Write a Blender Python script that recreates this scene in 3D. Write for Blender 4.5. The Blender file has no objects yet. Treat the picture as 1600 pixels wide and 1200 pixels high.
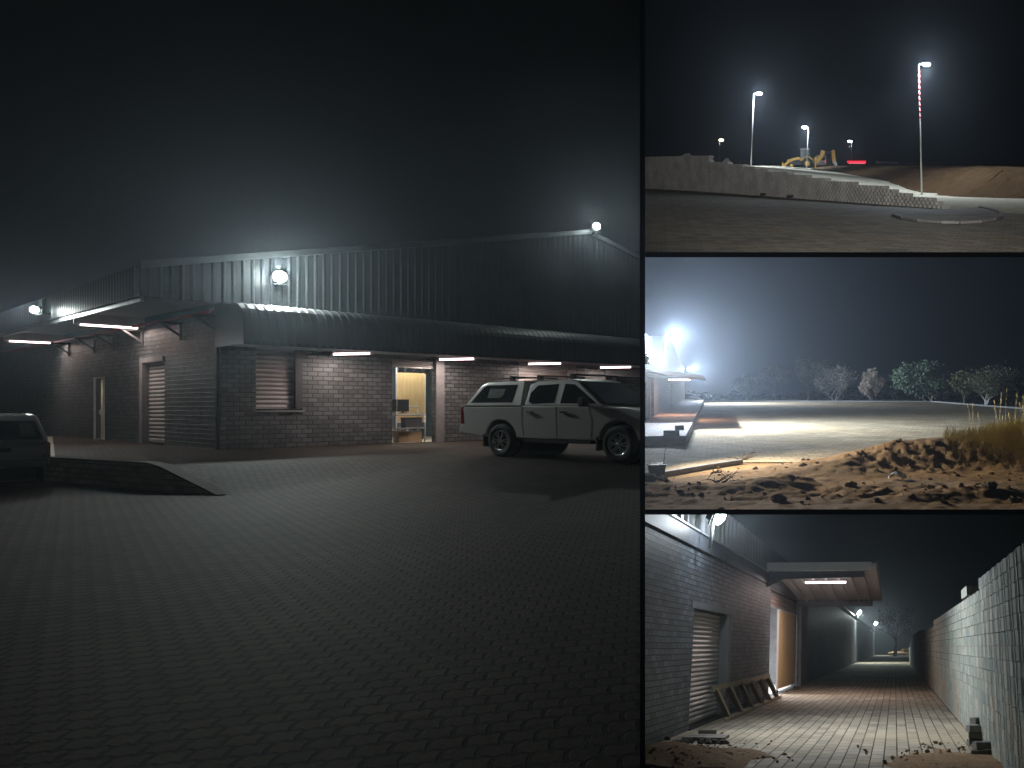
import bpy, bmesh, math, random
from mathutils import Matrix, Vector, noise
R = math.radians
S = bpy.context.scene
COL = S.collection
rnd = random.Random(7)

# ------------------------------------------------------------------ camera
F, CX, CY, EYE = 1225.0, 1304.0, 636.0, 1.3          # focal length and principal point in 1600-wide pixels
cd = bpy.data.cameras.new('camera'); cam = bpy.data.objects.new('camera', cd); COL.objects.link(cam)
cam.location = (0, 0, EYE); cam.rotation_euler = (R(90), 0, 0)
cd.sensor_width = 36; cd.lens = 36*F/1600
cd.shift_x = (800-CX)/1600; cd.shift_y = -(600-CY)/1600
cd.clip_end = 2000
S.camera = cam
# ------------------------------------------------------------------ night sky
w = bpy.data.worlds.new('World'); S.world = w; w.use_nodes = True
bg = w.node_tree.nodes['Background']; bg.inputs[0].default_value = (0.62, 0.78, 1.0, 1); bg.inputs[1].default_value = 0.0008
S.view_settings.view_transform = 'Standard'; S.view_settings.look = 'None'
S.view_settings.exposure = 0; S.view_settings.gamma = 1
S.render.engine = 'CYCLES'
cy = S.cycles
cy.use_denoising = True; cy.max_bounces = 5; cy.diffuse_bounces = 3; cy.glossy_bounces = 2; cy.transmission_bounces = 4
cy.transparent_max_bounces = 8; cy.volume_bounces = 0; cy.sample_clamp_indirect = 3.0; cy.caustics_reflective = False; cy.caustics_refractive = False
try: cy.use_light_tree = True
except Exception: pass

# ------------------------------------------------------------------ the four places
class Place:
    """A place of its own, with its own level ground (z=0) and the viewer's eye height over it."""
    def __init__(s, name, horizon, H):
        s.name = name; s.H = H; s.a = math.atan((CY-horizon)/F)
        s.M = Matrix.Translation((0, 0, EYE)) @ Matrix.Rotation(s.a, 4, 'X') @ Matrix.Translation((0, 0, -H))
    def ray(s, u, v):
        d = Vector(((u-CX)/F, 1, (CY-v)/F)); return Matrix.Rotation(-s.a, 3, 'X') @ d
    def at(s, u, v, z=0):
        d = s.ray(u, v); t = (z-s.H)/d.z; return Vector((d.x*t, d.y*t, z))
    def aty(s, u, v, y):
        d = s.ray(u, v); t = y/d.y; return Vector((d.x*t, y, s.H+d.z*t))
A = Place('yard front', CY, EYE)
T = Place('hill', 258, 1.7)
M = Place('big yard', 603, 2.4)
B = Place('alley', 1011, 1.6)
PL = {}                                               # top-level object -> place

# ------------------------------------------------------------------ materials
MATS = {}
class NT:
    def __init__(s, name):
        s.m = bpy.data.materials.new(name); s.m.use_nodes = True; s.t = s.m.node_tree
        s.b = s.t.nodes['Principled BSDF']
    def n(s, ty, **kw):
        nd = s.t.nodes.new(ty)
        for k, v in kw.items():
            if k[0] == '_': setattr(nd, k[1:], v)
            else:
                key = k.replace('_', ' ')
                nd.inputs[int(k[1:]) if k[0] == 'i' and k[1:].isdigit() else key].default_value = v
        return nd
    def l(s, a, b): s.t.links.new(a, b)
    def coord(s, kind='Object'):
        return s.n('ShaderNodeTexCoord').outputs[kind]
    def noise(s, co, scale, detail=4, rough=.6, lo=.35, hi=.65, a=(0,0,0,1), b=(1,1,1,1)):
        nz = s.n('ShaderNodeTexNoise', Scale=scale, Detail=detail, Roughness=rough); s.l(co, nz.inputs['Vector'])
        cr = s.n('ShaderNodeValToRGB'); cr.color_ramp.elements[0].position = lo; cr.color_ramp.elements[1].position = hi
        cr.color_ramp.elements[0].color = a; cr.color_ramp.elements[1].color = b
        s.l(nz.outputs[0], cr.inputs[0]); return cr.outputs[0], nz.outputs[0]
    def mix(s, f, a, b, mode='MIX'):
        mx = s.n('ShaderNodeMix', _data_type='RGBA', _blend_type=mode)
        for sock, v in ((mx.inputs[0], f), (mx.inputs[6], a), (mx.inputs[7], b)):
            if isinstance(v, bpy.types.NodeSocket): s.l(v, sock)
            else: sock.default_value = v
        return mx.outputs[2]
    def math(s, op, a, b=0.0, c=0.0):
        nd = s.n('ShaderNodeMath', _operation=op)
        for i, v in enumerate((a, b, c)):
            if isinstance(v, bpy.types.NodeSocket): s.l(v, nd.inputs[i])
            else: nd.inputs[i].default_value = v
        return nd.outputs[0]
    def bump(s, h, strength=.5, dist=.02, prev=None):
        bp = s.n('ShaderNodeBump', Strength=strength, Distance=dist); s.l(h, bp.inputs['Height'])
        if prev: s.l(prev, bp.inputs['Normal'])
        return bp.outputs[0]

def c4(c): return (c[0], c[1], c[2], 1)
def plain(name, col, rough=.6, metal=0.0, var=.15, scale=3, spec=.5, bump=0.0, coat=0.0):
    if name in MATS: return MATS[name]
    t = NT(name); co = t.coord()
    a = tuple(x*(1-var) for x in col); b = tuple(min(1, x*(1+var)) for x in col)
    cc, raw = t.noise(co, scale, 5, .6, .3, .7, c4(a), c4(b))
    t.l(cc, t.b.inputs['Base Color']); t.b.inputs['Roughness'].default_value = rough; t.b.inputs['Metallic'].default_value = metal
    t.b.inputs['Specular IOR Level'].default_value = spec; t.b.inputs['Coat Weight'].default_value = coat
    if bump:
        _, r2 = t.noise(co, scale*9, 6); t.l(t.bump(r2, bump, .03), t.b.inputs['Normal'])
    MATS[name] = t.m; return t.m
def emit(name, col, e):
    if name in MATS: return MATS[name]
    t = NT(name); t.b.inputs['Base Color'].default_value = c4(col)
    t.b.inputs['Emission Color'].default_value = c4(col); t.b.inputs['Emission Strength'].default_value = e
    MATS[name] = t.m; return t.m
def glass(name, col=(.02,.025,.03)):
    return plain(name, col, .06, 0, 0, 1, .6)
def brick(name, base, bw, bh, mortar=.012, dark=.35, rough=.55, var=.35, bump=.7):
    if name in MATS: return MATS[name]
    t = NT(name); uv = t.coord('UV')
    nz = t.n('ShaderNodeTexNoise', Scale=2.2, Detail=3); t.l(uv, nz.inputs['Vector'])
    sub = t.n('ShaderNodeVectorMath', _operation='SUBTRACT'); t.l(nz.outputs[1], sub.inputs[0]); sub.inputs[1].default_value = (.5,.5,.5)
    sc = t.n('ShaderNodeVectorMath', _operation='SCALE'); t.l(sub.outputs[0], sc.inputs[0]); sc.inputs['Scale'].default_value = .03
    ad = t.n('ShaderNodeVectorMath', _operation='ADD'); t.l(uv, ad.inputs[0]); t.l(sc.outputs[0], ad.inputs[1])
    bt = t.n('ShaderNodeTexBrick', Scale=1.0); bt.inputs['Brick Width'].default_value = bw; bt.inputs['Row Height'].default_value = bh
    bt.inputs['Mortar Size'].default_value = mortar; bt.inputs['Mortar Smooth'].default_value = .4; bt.inputs['Bias'].default_value = -.1
    lo = tuple(x*(1-var) for x in base); hi = tuple(x*(1+var) for x in base)
    bt.inputs['Color1'].default_value = c4(lo); bt.inputs['Color2'].default_value = c4(hi)
    bt.inputs['Mortar'].default_value = c4(tuple(x*dark for x in base)); t.l(ad.outputs[0], bt.inputs['Vector'])
    g, raw = t.noise(uv, .8, 6, .7, .3, .75, (.7,.7,.7,1), (1.15,1.15,1.15,1))
    t.l(t.mix(1.0, bt.outputs[0], g, 'MULTIPLY'), t.b.inputs['Base Color'])
    t.b.inputs['Roughness'].default_value = rough
    _, fine = t.noise(uv, 28, 6, .7)
    inv = t.math('SUBTRACT', 1.0, bt.outputs['Fac'])
    h = t.math('MULTIPLY_ADD', fine, .25, inv)
    t.l(t.bump(h, bump, .03), t.b.inputs['Normal'])
    MATS[name] = t.m; return t.m
def paving(name, base, bw, bh, wave=.25, stain=None, stain_c=None, mortar=.012, rot=0, bump=.8, rough=.75, fade=None, drift=False, spec=.4, vary=.22, joint=.6):
    """interlocking pavers: a brick grid whose joints zigzag"""
    if name in MATS: return MATS[name]
    t = NT(name); co0 = t.coord()
    mp = t.n('ShaderNodeMapping'); mp.inputs['Rotation'].default_value = (0, 0, R(rot)); t.l(co0, mp.inputs['Vector']); co = mp.outputs[0]
    sx = t.n('ShaderNodeSeparateXYZ'); t.l(co, sx.inputs[0])
    def zig(val, period, amp):
        f = t.math('PINGPONG', val, period/2); f = t.math('MULTIPLY_ADD', f, 4/period, -1.0)
        f = t.math('MULTIPLY', f, 1.6); cl = t.math('MINIMUM', t.math('MAXIMUM', f, -1.0), 1.0)
        return t.math('MULTIPLY', cl, amp)
    x2 = t.math('ADD', sx.outputs[0], zig(sx.outputs[1], bh, bw*wave*.35))
    y2 = t.math('ADD', sx.outputs[1], zig(t.math('ADD', sx.outputs[0], bw/4), bw/2, bh*wave))
    cm = t.n('ShaderNodeCombineXYZ'); t.l(x2, cm.inputs[0]); t.l(y2, cm.inputs[1])
    bt = t.n('ShaderNodeTexBrick', Scale=1.0); bt.inputs['Brick Width'].default_value = bw; bt.inputs['Row Height'].default_value = bh
    bt.inputs['Mortar Size'].default_value = mortar; bt.inputs['Mortar Smooth'].default_value = .3; bt.inputs['Bias'].default_value = 0
    lo = tuple(x*(1-vary) for x in base); hi = tuple(x*(1+vary) for x in base)
    bt.inputs['Color1'].default_value = c4(lo); bt.inputs['Color2'].default_value = c4(hi); bt.inputs['Mortar'].default_value = c4(tuple(x*.10 for x in base))
    t.l(cm.outputs[0], bt.inputs['Vector'])
    g, raw = t.noise(co, .35, 8, .7, .32, .7, (.62,.62,.62,1), (1.2,1.2,1.2,1))
    g2, raw2 = t.noise(co, 2.6, 8, .75, .3, .7, (.75,.75,.75,1), (1.12,1.12,1.12,1))
    col = t.mix(1.0, bt.outputs[0], g, 'MULTIPLY'); col = t.mix(1.0, col, g2, 'MULTIPLY')
    if stain:
        m1, _ = t.noise(co, stain, 7, .72, .46, .66); m2 = t.math('MULTIPLY', m1, .75)
        col = t.mix(m2, col, c4(stain_c))
    if drift:       # long curved wheel tracks in the sand lying on the paving
        mpv = t.n('ShaderNodeMapping'); mpv.inputs['Location'].default_value = (2.0, -28.0, 0); mpv.inputs['Scale'].default_value = (1, 1.8, 1); t.l(co0, mpv.inputs['Vector'])
        wv = t.n('ShaderNodeTexWave', Scale=.13, Distortion=5.5, Detail=4); wv.wave_type = 'RINGS'; wv.rings_direction = 'Z'
        wv.inputs['Detail Scale'].default_value = .8; t.l(mpv.outputs[0], wv.inputs['Vector'])
        m1, _ = t.noise(co, .06, 4, .6, .42, .62)
        mk = t.math('MULTIPLY', t.math('MULTIPLY', wv.outputs['Fac'], m1), .55)
        col = t.mix(mk, col, c4(stain_c or base))
    col = t.mix(t.math('MULTIPLY', bt.outputs['Fac'], joint), col, c4(tuple(x*.05 for x in base)))
    t.l(col, t.b.inputs['Base Color']); t.b.inputs['Roughness'].default_value = rough; t.b.inputs['Specular IOR Level'].default_value = spec
    _, fine = t.noise(co, 30, 5, .7)
    h = t.math('MULTIPLY_ADD', fine, .3, t.math('SUBTRACT', 1.0, bt.outputs['Fac']))
    h = t.math('MULTIPLY_ADD', raw2, .9, h)
    t.l(t.bump(h, bump, .03), t.b.inputs['Normal'])
    MATS[name] = t.m; return t.m
def dirt(name, c1, c2, c3=None, scale=1.2, bump=.9, dist=.08, rough=.95):
    if name in MATS: return MATS[name]
    t = NT(name); co = t.coord()
    a, _ = t.noise(co, scale, 8, .7, .32, .68, c4(c1), c4(c2))
    if c3:
        m, _ = t.noise(co, scale*.35, 5, .6, .45, .6); a = t.mix(m, a, c4(c3))
    g, raw = t.noise(co, scale*9, 8, .75, .3, .7, (.6,.6,.6,1), (1.2,1.2,1.2,1))
    t.l(t.mix(1.0, a, g, 'MULTIPLY'), t.b.inputs['Base Color']); t.b.inputs['Roughness'].default_value = rough
    t.b.inputs['Specular IOR Level'].default_value = .15
    _, f = t.noise(co, scale*5, 10, .8)
    t.l(t.bump(f, bump, dist), t.b.inputs['Normal'])
    MATS[name] = t.m; return t.m
def wood(name, c1, c2, scale=(14, 14, 1.2)):
    if name in MATS: return MATS[name]
    t = NT(name); co = t.coord(); mp = t.n('ShaderNodeMapping'); mp.inputs['Scale'].default_value = scale; t.l(co, mp.inputs['Vector'])
    a, raw = t.noise(mp.outputs[0], 1.6, 8, .65, .32, .68, c4(c1), c4(c2))
    t.l(a, t.b.inputs['Base Color']); t.b.inputs['Roughness'].default_value = .6
    MATS[name] = t.m; return t.m

# ------------------------------------------------------------------ mesh builder
class MB:
    def __init__(s): s.v = []; s.f = []; s.sm = []
    def face(s, pts, smooth=False):
        i = len(s.v); s.v += [tuple(p) for p in pts]; s.f.append(tuple(range(i, i+len(pts)))); s.sm.append(smooth)
    def box(s, c, d, rz=0, rx=0, ry=0):
        m = Matrix.Translation(c) @ Matrix.Rotation(rz, 4, 'Z') @ Matrix.Rotation(ry, 4, 'Y') @ Matrix.Rotation(rx, 4, 'X')
        i = len(s.v)
        for x in (-.5, .5):
            for y in (-.5, .5):
                for z in (-.5, .5): s.v.append(tuple(m @ Vector((x*d[0], y*d[1], z*d[2]))))
        for q in ((0,1,3,2),(4,6,7,5),(0,4,5,1),(2,3,7,6),(0,2,6,4),(1,5,7,3)):
            s.f.append(tuple(i+k for k in q)); s.sm.append(False)
        return s
    def bb(s, x0, x1, y0, y1, z0, z1): return s.box(((x0+x1)/2, (y0+y1)/2, (z0+z1)/2), (abs(x1-x0), abs(y1-y0), abs(z1-z0)))
    def bar(s, p, q, w=.05, h=None):
        p = Vector(p); q = Vector(q); d = q-p; L = d.length; rot = d.to_track_quat('X', 'Z').to_matrix().to_4x4(); h = h or w
        m = Matrix.Translation((p+q)/2) @ rot; i = len(s.v)
        for x in (-.5, .5):
            for y in (-.5, .5):
                for z in (-.5, .5): s.v.append(tuple(m @ Vector((x*L, y*w, z*h))))
        for k in ((0,1,3,2),(4,6,7,5),(0,4,5,1),(2,3,7,6),(0,2,6,4),(1,5,7,3)):
            s.f.append(tuple(i+j for j in k)); s.sm.append(False)
        return s
    def tube(s, pts, rs, n=8, cap=True, smooth=True):
        pts = [Vector(p) for p in pts]
        if not hasattr(rs, '__len__'): rs = [rs]*len(pts)
        i0 = len(s.v)
        for k, p in enumerate(pts):
            d = (pts[min(k+1, len(pts)-1)]-pts[max(k-1, 0)]).normalized()
            a = d.orthogonal().normalized() if abs(d.z) > .9 else Vector((-d.y, d.x, 0)).normalized()
            if abs(d.z) > .9: a = Vector((1, 0, 0)) - d*d.x; a.normalize()
            b = d.cross(a)
            for j in range(n):
                t = 2*math.pi*j/n; s.v.append(tuple(p+(a*math.cos(t)+b*math.sin(t))*rs[k]))
        for k in range(len(pts)-1):
            for j in range(n):
                s.f.append((i0+k*n+j, i0+k*n+(j+1) % n, i0+(k+1)*n+(j+1) % n, i0+(k+1)*n+j)); s.sm.append(smooth)
        if cap:
            s.f.append(tuple(i0+j for j in reversed(range(n)))); s.sm.append(False)
            e = i0+(len(pts)-1)*n; s.f.append(tuple(e+j for j in range(n))); s.sm.append(False)
        return s
    def lathe(s, c, axis, prof, n=20):
        """prof: list of (along axis, radius)"""
        axis = Vector(axis).normalized(); c = Vector(c)
        a = axis.orthogonal().normalized(); b = axis.cross(a); i0 = len(s.v)
        for h, r in prof:
            for j in range(n):
                t = 2*math.pi*j/n; s.v.append(tuple(c+axis*h+(a*math.cos(t)+b*math.sin(t))*r))
        for k in range(len(prof)-1):
            for j in range(n):
                s.f.append((i0+k*n+j, i0+k*n+(j+1) % n, i0+(k+1)*n+(j+1) % n, i0+(k+1)*n+j)); s.sm.append(True)
        return s
    def blob(s, c, r, sc=(1, 1, 1), seed=0, amp=.25, n=7, m=5):
        i0 = len(s.v); rr = random.Random(seed); off = Vector((rr.random()*50, rr.random()*50, 0))
        for k in range(m+1):
            ph = math.pi*k/m
            for j in range(n):
                t = 2*math.pi*j/n; d = Vector((math.sin(ph)*math.cos(t), math.sin(ph)*math.sin(t), math.cos(ph)))
                q = r*(1+amp*2*noise.noise(d*1.7+off)); s.v.append((c[0]+d.x*q*sc[0], c[1]+d.y*q*sc[1], c[2]+d.z*q*sc[2]))
        for k in range(m):
            for j in range(n):
                s.f.append((i0+k*n+j, i0+(k+1)*n+j, i0+(k+1)*n+(j+1) % n, i0+k*n+(j+1) % n)); s.sm.append(False)
        return s
    def grid(s, xs, ys, fn, smooth=True):
        i0 = len(s.v); nx = len(xs)
        for y in ys:
            for x in xs: s.v.append(tuple(fn(x, y)))
        for j in range(len(ys)-1):
            for i in range(nx-1):
                a = i0+j*nx+i; s.f.append((a, a+1, a+nx+1, a+nx)); s.sm.append(smooth)
        return s
    def prism(s, poly, axis, a, b):
        """closed outline poly (2D) extruded from a to b along axis x|y|z"""
        def P(p, k):
            return {'x': (k, p[0], p[1]), 'y': (p[0], k, p[1]), 'z': (p[0], p[1], k)}[axis]
        n = len(poly); i0 = len(s.v)
        s.v += [P(p, a) for p in poly]+[P(p, b) for p in poly]
        s.f.append(tuple(i0+k for k in range(n))); s.sm.append(False)
        s.f.append(tuple(i0+n+k for k in reversed(range(n)))); s.sm.append(False)
        for k in range(n):
            s.f.append((i0+k, i0+n+k, i0+n+(k+1) % n, i0+(k+1) % n)); s.sm.append(False)
        return s
    def build(s, name, mat, parent=None, uv=True, bevel=0, solid=0):
        me = bpy.data.meshes.new(name); me.from_pydata(s.v, [], s.f); me.update()
        me.polygons.foreach_set('use_smooth', s.sm)
        if uv:
            L = me.uv_layers.new(name='uv').data
            for p in me.polygons:
                n = p.normal; ax = max(range(3), key=lambda k: abs(n[k]))
                for li in p.loop_indices:
                    c = me.vertices[me.loops[li].vertex_index].co
                    L[li].uv = (c.y, c.z) if ax == 0 else (c.x, c.z) if ax == 1 else (c.x, c.y)
        me.materials.append(mat)
        o = bpy.data.objects.new(name, me); COL.objects.link(o)
        if parent: o.parent = parent
        if bevel:
            m = o.modifiers.new('bevel', 'BEVEL'); m.width = bevel; m.segments = 3; m.limit_method = 'ANGLE'; m.angle_limit = R(28)
        if solid:
            m = o.modifiers.new('solid', 'SOLIDIFY'); m.thickness = solid; m.offset = 0
        return o

def tag(o, label, cat, group=None, place=A):
    o['label'] = label; o['category'] = cat
    if group: o['group'] = group
    PL[o] = place; return o
def thing(name, label, cat, place, loc=(0, 0, 0), rz=0, group=None, sc=None):
    o = bpy.data.objects.new(name, None); COL.objects.link(o); o.empty_display_size = .2
    m = Matrix.Translation(loc) @ Matrix.Rotation(rz, 4, 'Z')
    if sc: m = m @ Matrix.Diagonal((sc[0], sc[1], sc[2], 1))
    o.matrix_world = place.M @ m
    return tag(o, label, cat, group, place)
def struct(mb, name, mat, place, **kw):
    o = mb.build(name, mat, **kw); o.matrix_world = place.M; o['kind'] = 'structure'; PL[o] = place; return o
def dup(o, loc, rz, place, label, sc=None):
    c = o.copy(); COL.objects.link(c); PL[c] = place
    m = Matrix.Translation(loc) @ Matrix.Rotation(rz, 4, 'Z')
    if sc: m = m @ Matrix.Diagonal((sc, sc, sc, 1))
    c.matrix_world = place.M @ m; c['label'] = label
    for ch in list(o.children):
        d = ch.copy(); COL.objects.link(d); d.parent = c
        for g in ch.children:
            e = g.copy(); COL.objects.link(e); e.parent = d
    return c
def light(kind, name, parent, loc, rot, power, col, **kw):
    d = bpy.data.lights.new(name, kind); d.energy = power; d.color = col
    for k, v in kw.items(): setattr(d, k, v)
    o = bpy.data.objects.new(name, d); COL.objects.link(o); o.parent = parent; o.location = loc
    if isinstance(rot, Vector): o.rotation_euler = rot.to_track_quat('-Z', 'Y').to_euler()
    else: o.rotation_euler = rot
    return o

# ================================================================== shared materials
brick_dark = brick('painted_brick', (.10, .113, .122), .31, .145, mortar=.016, dark=.16, bump=1.0)
brick_alley = brick('painted_brick_alley', (.125, .145, .17), .32, .105, mortar=.010, dark=.15, bump=1.0)
sheet = plain('charcoal_sheeting', (.062, .073, .075), .42, .0, .12, 1.2)
sheet_pale = plain('pale_sheeting', (.32, .34, .36), .4, 0, .1, 1.5)
soffit_m = plain('white_soffit', (.55, .53, .52), .5, 0, .08)
steel_dark = plain('dark_steel', (.06, .062, .068), .5, .2)
steel_grey = plain('galvanised_steel', (.42, .44, .46), .4, .5)
shutter_m = plain('shutter_steel', (.40, .39, .39), .38, .15, .1, 2)
black_m = plain('black_plastic', (.015, .016, .018), .45)
rubber = plain('tyre_rubber', (.012, .012, .013), .85)
plaster = plain('grey_plaster', (.19, .19, .2), .7, 0, .15, 4)
conc = plain('concrete', (.34, .33, .3), .85, 0, .2, 2.5, bump=.5)
ply = wood('plywood', (.66, .47, .22), (.84, .64, .34))
timber = wood('rough_timber', (.20, .16, .11), (.32, .27, .19), (5, 5, 2))
white_m = plain('white_paint', (.75, .75, .74), .5, 0, .05)
card = plain('cardboard', (.28, .2, .12), .8)
lamp_white = emit('lamp_lens', (.86, 1.0, .96), 60)
lamp_blue = emit('lamp_lens_cool', (.86, .94, 1.0), 60)
tube_pink = emit('tube_glow', (1.0, .74, .74), 7)

# ================================================================== partitions between the four places
navy = plain('navy_board', (.010, .016, .028), .6, 0, .05)
K = (1004-CX)/F
def wedge(name, pts0, pts1, th, label):
    mb = MB(); off = Vector(th)
    p = [Vector(q) for q in pts0+pts1]
    a = [q-off/2 for q in p]; b = [q+off/2 for q in p]
    mb.face(a); mb.face(list(reversed(b)))
    for i in range(4): mb.face([a[i], b[i], b[(i+1) % 4], a[(i+1) % 4]])
    o = mb.build(name, navy); tag(o, label, 'partition')
    return o
TH = 8/F*3.0
def pt(u, v, y): return ((u-CX)/F*y, y, EYE+(CY-v)/F*y)
wedge('partition_wall', [pt(1004, -150, 3), pt(1004, 1350, 3)], [pt(1004, 1350, 190), pt(1004, -150, 190)], (TH, 0, 0), 'tall upright navy partition to the right of the shop yard with the pickup')
wedge('partition_shelf', [pt(1008.2, 398, 3), pt(2700, 398, 3)], [pt(2700, 398, 190), pt(1008.2, 398, 190)], (0, 0, TH), 'thin navy partition lying under the lamp lit hill with the block wall and digger')
wedge('partition_shelf', [pt(1008.2, 800, 3), pt(2700, 800, 3)], [pt(2700, 800, 190), pt(1008.2, 800, 190)], (0, 0, TH), 'thin navy partition lying between the dirt mound and the alley scene below it')

# ================================================================== lamps (shared builders)
def flood_parts(t, aim, power, col, size=.42, lens=lamp_white, spot=150, blend=1.0, spill=0, soft=.12):
    """floodlight: housing, lens, bracket and its light, aimed along `aim` in the thing's own axes"""
    aim = Vector(aim).normalized(); q = aim.to_track_quat('Y', 'Z').to_matrix()
    def X(p): return tuple(q @ Vector(p))
    h = MB(); h.box((0, -.06, 0), (size*.9, .12, size*.8))
    for i in range(5): h.box((-.4*size+.2*size*i, -.15, 0), (.012, .07, size*.8))
    h.v = [X(p) for p in h.v]; h.build('housing', steel_dark, t)
    l = MB(); l.blob((0, .04, 0), size*.5, (1, .5, .95), 1, 0, 20, 10); l.v = [X(p) for p in l.v]; l.sm = [True]*len(l.f); l.build('lens', lens, t)
    br = MB()
    br.bar((-size*.6, -.05, 0), (-size*.6, -.05, -size*.6), .03); br.bar((size*.6, -.05, 0), (size*.6, -.05, -size*.6), .03); br.bar((-size*.62, -.05, -size*.6), (size*.62, -.05, -size*.6), .03)
    br.v = [X(p) for p in br.v]; br.build('bracket', steel_dark, t)
    light('SPOT', 'lamp_light', t, X((0, .2+size*.1, 0)), aim, power, col, spot_size=R(spot), spot_blend=blend, shadow_soft_size=soft)
    if spill: light('POINT', 'lens_light', t, X((0, .25+size*.2, 0)), (0, 0, 0), spill, col, shadow_soft_size=.1)

# ================================================================== PLACE A: the shop and its front yard
o = A.at(345, 703); SH_O = Vector((o.x, o.y, 0)); SH_R = math.atan2(.816, .577)
shopM = Matrix.Translation(SH_O) @ Matrix.Rotation(SH_R, 4, 'Z')
def shop(x, y, z=0): return shopM @ Vector((x, y, z))
ea, eb = Vector((-19, 19.0, 0)), Vector((-12.16, 15.86, 0)); eD = (eb-ea).normalized(); eP = Vector((-eD.y, eD.x, 0))
if eP.y < 0: eP = -eP
YZ = -.5
def sst(x): x = max(0., min(1., x)); return x*x*(3-2*x)
def ground_a(a, p):
    return YZ*sst((a-4.84)/2.7)*(1-sst(p/7)) if p >= 0 else YZ
def ga_xy(x, y):
    d = Vector((x, y, 0))-ea; return ground_a(d.dot(eD), d.dot(eP))
pav_a = paving('yard_pavers', (.042, .031, .022), .18, .155, .07, .5, (.066, .046, .033), mortar=.017, rot=-14, bump=1.0, rough=.7, spec=.12, vary=.32, joint=1.0)
mb = MB()
def apron_pt(a, p):
    if a < 0: a = a*2.7*p          # the left edge runs back from the wall corner
    return ea+eD*a+eP*p+Vector((0, 0, ground_a(a, p)))
mb.grid([-1, -.5, 0]+[4.84+i*.27 for i in range(11)]+[8.5, 10, 13, 18, 24, 32, 45, 60], [0, .4, .8, 1.3, 1.8, 2.4, 3, 3.6, 4.2, 5, 6, 7, 9, 12, 16, 30, 60], apron_pt)
struct(mb, 'paved_apron', pav_a, A)
mb = MB(); mb.grid([-40, 0, 7.53, 20, 45], [-40, -20, -8, 0], lambda a, p: ea+eD*a+eP*p+Vector((0, 0, YZ)))
rD = (eD*-2.7+eP).normalized(); mb.face([ea+Vector((0, 0, YZ)), ea+rD*70+Vector((0, 0, YZ)), ea-eD*70+Vector((0, 0, YZ))])
struct(mb, 'paved_yard', pav_a, A)

# dwarf brick retaining wall beside the ramp
t = thing('retaining_wall', 'low dark brick retaining wall tapering down along the ramp beside the parked estate car', 'wall', A, ea, math.atan2(eD.y, eD.x))
brick_low = brick('low_wall_brick', (.27, .25, .18), .36, .12, dark=.15)
mb = MB()
poly = [(0, YZ-.05), (0, .06), (4.6, .06), (5.0, .0), (7.3, YZ-.02), (7.3, YZ-.05)]
mb.prism(poly, 'y', -.11, .11)
mb.bar((-.05, 0, -.22), (-19, 7.0, -.22), .2, .55); mb.build('brickwork', brick_low, t)
mb = MB()
mb.prism([(-.05, .062), (-.05, .10), (4.6, .10), (5.05, .04), (7.2, YZ+.02), (7.2, YZ), (5.0, .0), (4.6, .062)], 'y', -.125, .125); mb.build('coping', plain('worn_coping', (.08, .07, .06), .9), t)

def cell_wall(mb, axis, k, th, s0, s1, z0, z1, holes):
    """wall slab in the plane axis=k, from k to k+th, with rectangular holes and their reveals"""
    xs = sorted({s0, s1, *[h[0] for h in holes], *[h[1] for h in holes]}); zs = sorted({z0, z1, *[h[2] for h in holes], *[h[3] for h in holes]})
    xs = [x for x in xs if s0 <= x <= s1]; zs = [z for z in zs if z0 <= z <= z1]
    def P(s, d, z): return (s, k+d, z) if axis == 'y' else (k+d, s, z)
    for i in range(len(xs)-1):
        for j in range(len(zs)-1):
            a, b, c, d = xs[i], xs[i+1], zs[j], zs[j+1]; m = ((a+b)/2, (c+d)/2)
            if any(h[0] < m[0] < h[1] and h[2] < m[1] < h[3] for h in holes): continue
            mb.face([P(a, 0, c), P(b, 0, c), P(b, 0, d), P(a, 0, d)]); mb.face([P(a, th, c), P(a, th, d), P(b, th, d), P(b, th, c)])
    for h in holes:
        a, b, c, d = h
        mb.face([P(a, 0, c), P(a, th, c), P(a, th, d), P(a, 0, d)]); mb.face([P(b, 0, c), P(b, 0, d), P(b, th, d), P(b, th, c)])
        mb.face([P(a, 0, d), P(a, th, d), P(b, th, d), P(b, 0, d)])
        if c > z0: mb.face([P(a, 0, c), P(b, 0, c), P(b, th, c), P(a, th, c)])
    mb.face([P(s0, 0, z0), P(s0, 0, z1), P(s0, th, z1), P(s0, th, z0)]); mb.face([P(s1, 0, z0), P(s1, th, z0), P(s1, th, z1), P(s1, 0, z1)])
    mb.face([P(s0, 0, z1), P(s1, 0, z1), P(s1, th, z1), P(s0, th, z1)])
def shutter(axis, k, s0, s1, z0, z1, parent, pitch=.095, mat=None, name='roller_shutter', out=-1):
    mb = MB(); n = max(2, int((z1-z0)/pitch)); zs = []; seq = []
    for i in range(n):
        for q, d in ((0, 0), (.25, .024), (.5, .036), (.75, .024)): seq.append((z0+(i+q)*(z1-z0)/n, d))
    seq.append((z1, 0))
    pts = [((s0, k+out*d, z), (s1, k+out*d, z)) if axis == 'y' else ((k+out*d, s0, z), (k+out*d, s1, z)) for z, d in seq]
    for (a, b), (c, d) in zip(pts, pts[1:]): mb.face([a, b, d, c])
    b = MB()
    if axis == 'y': b.bb(s0, s1, k-.03, k+.03, z0-.001, z0+.06)
    else: b.bb(k-.03, k+.03, s0, s1, z0-.001, z0+.06)
    ob = mb.build(name, mat or shutter_m, parent); b.build('bottom_rail', steel_grey, ob); return ob
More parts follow.
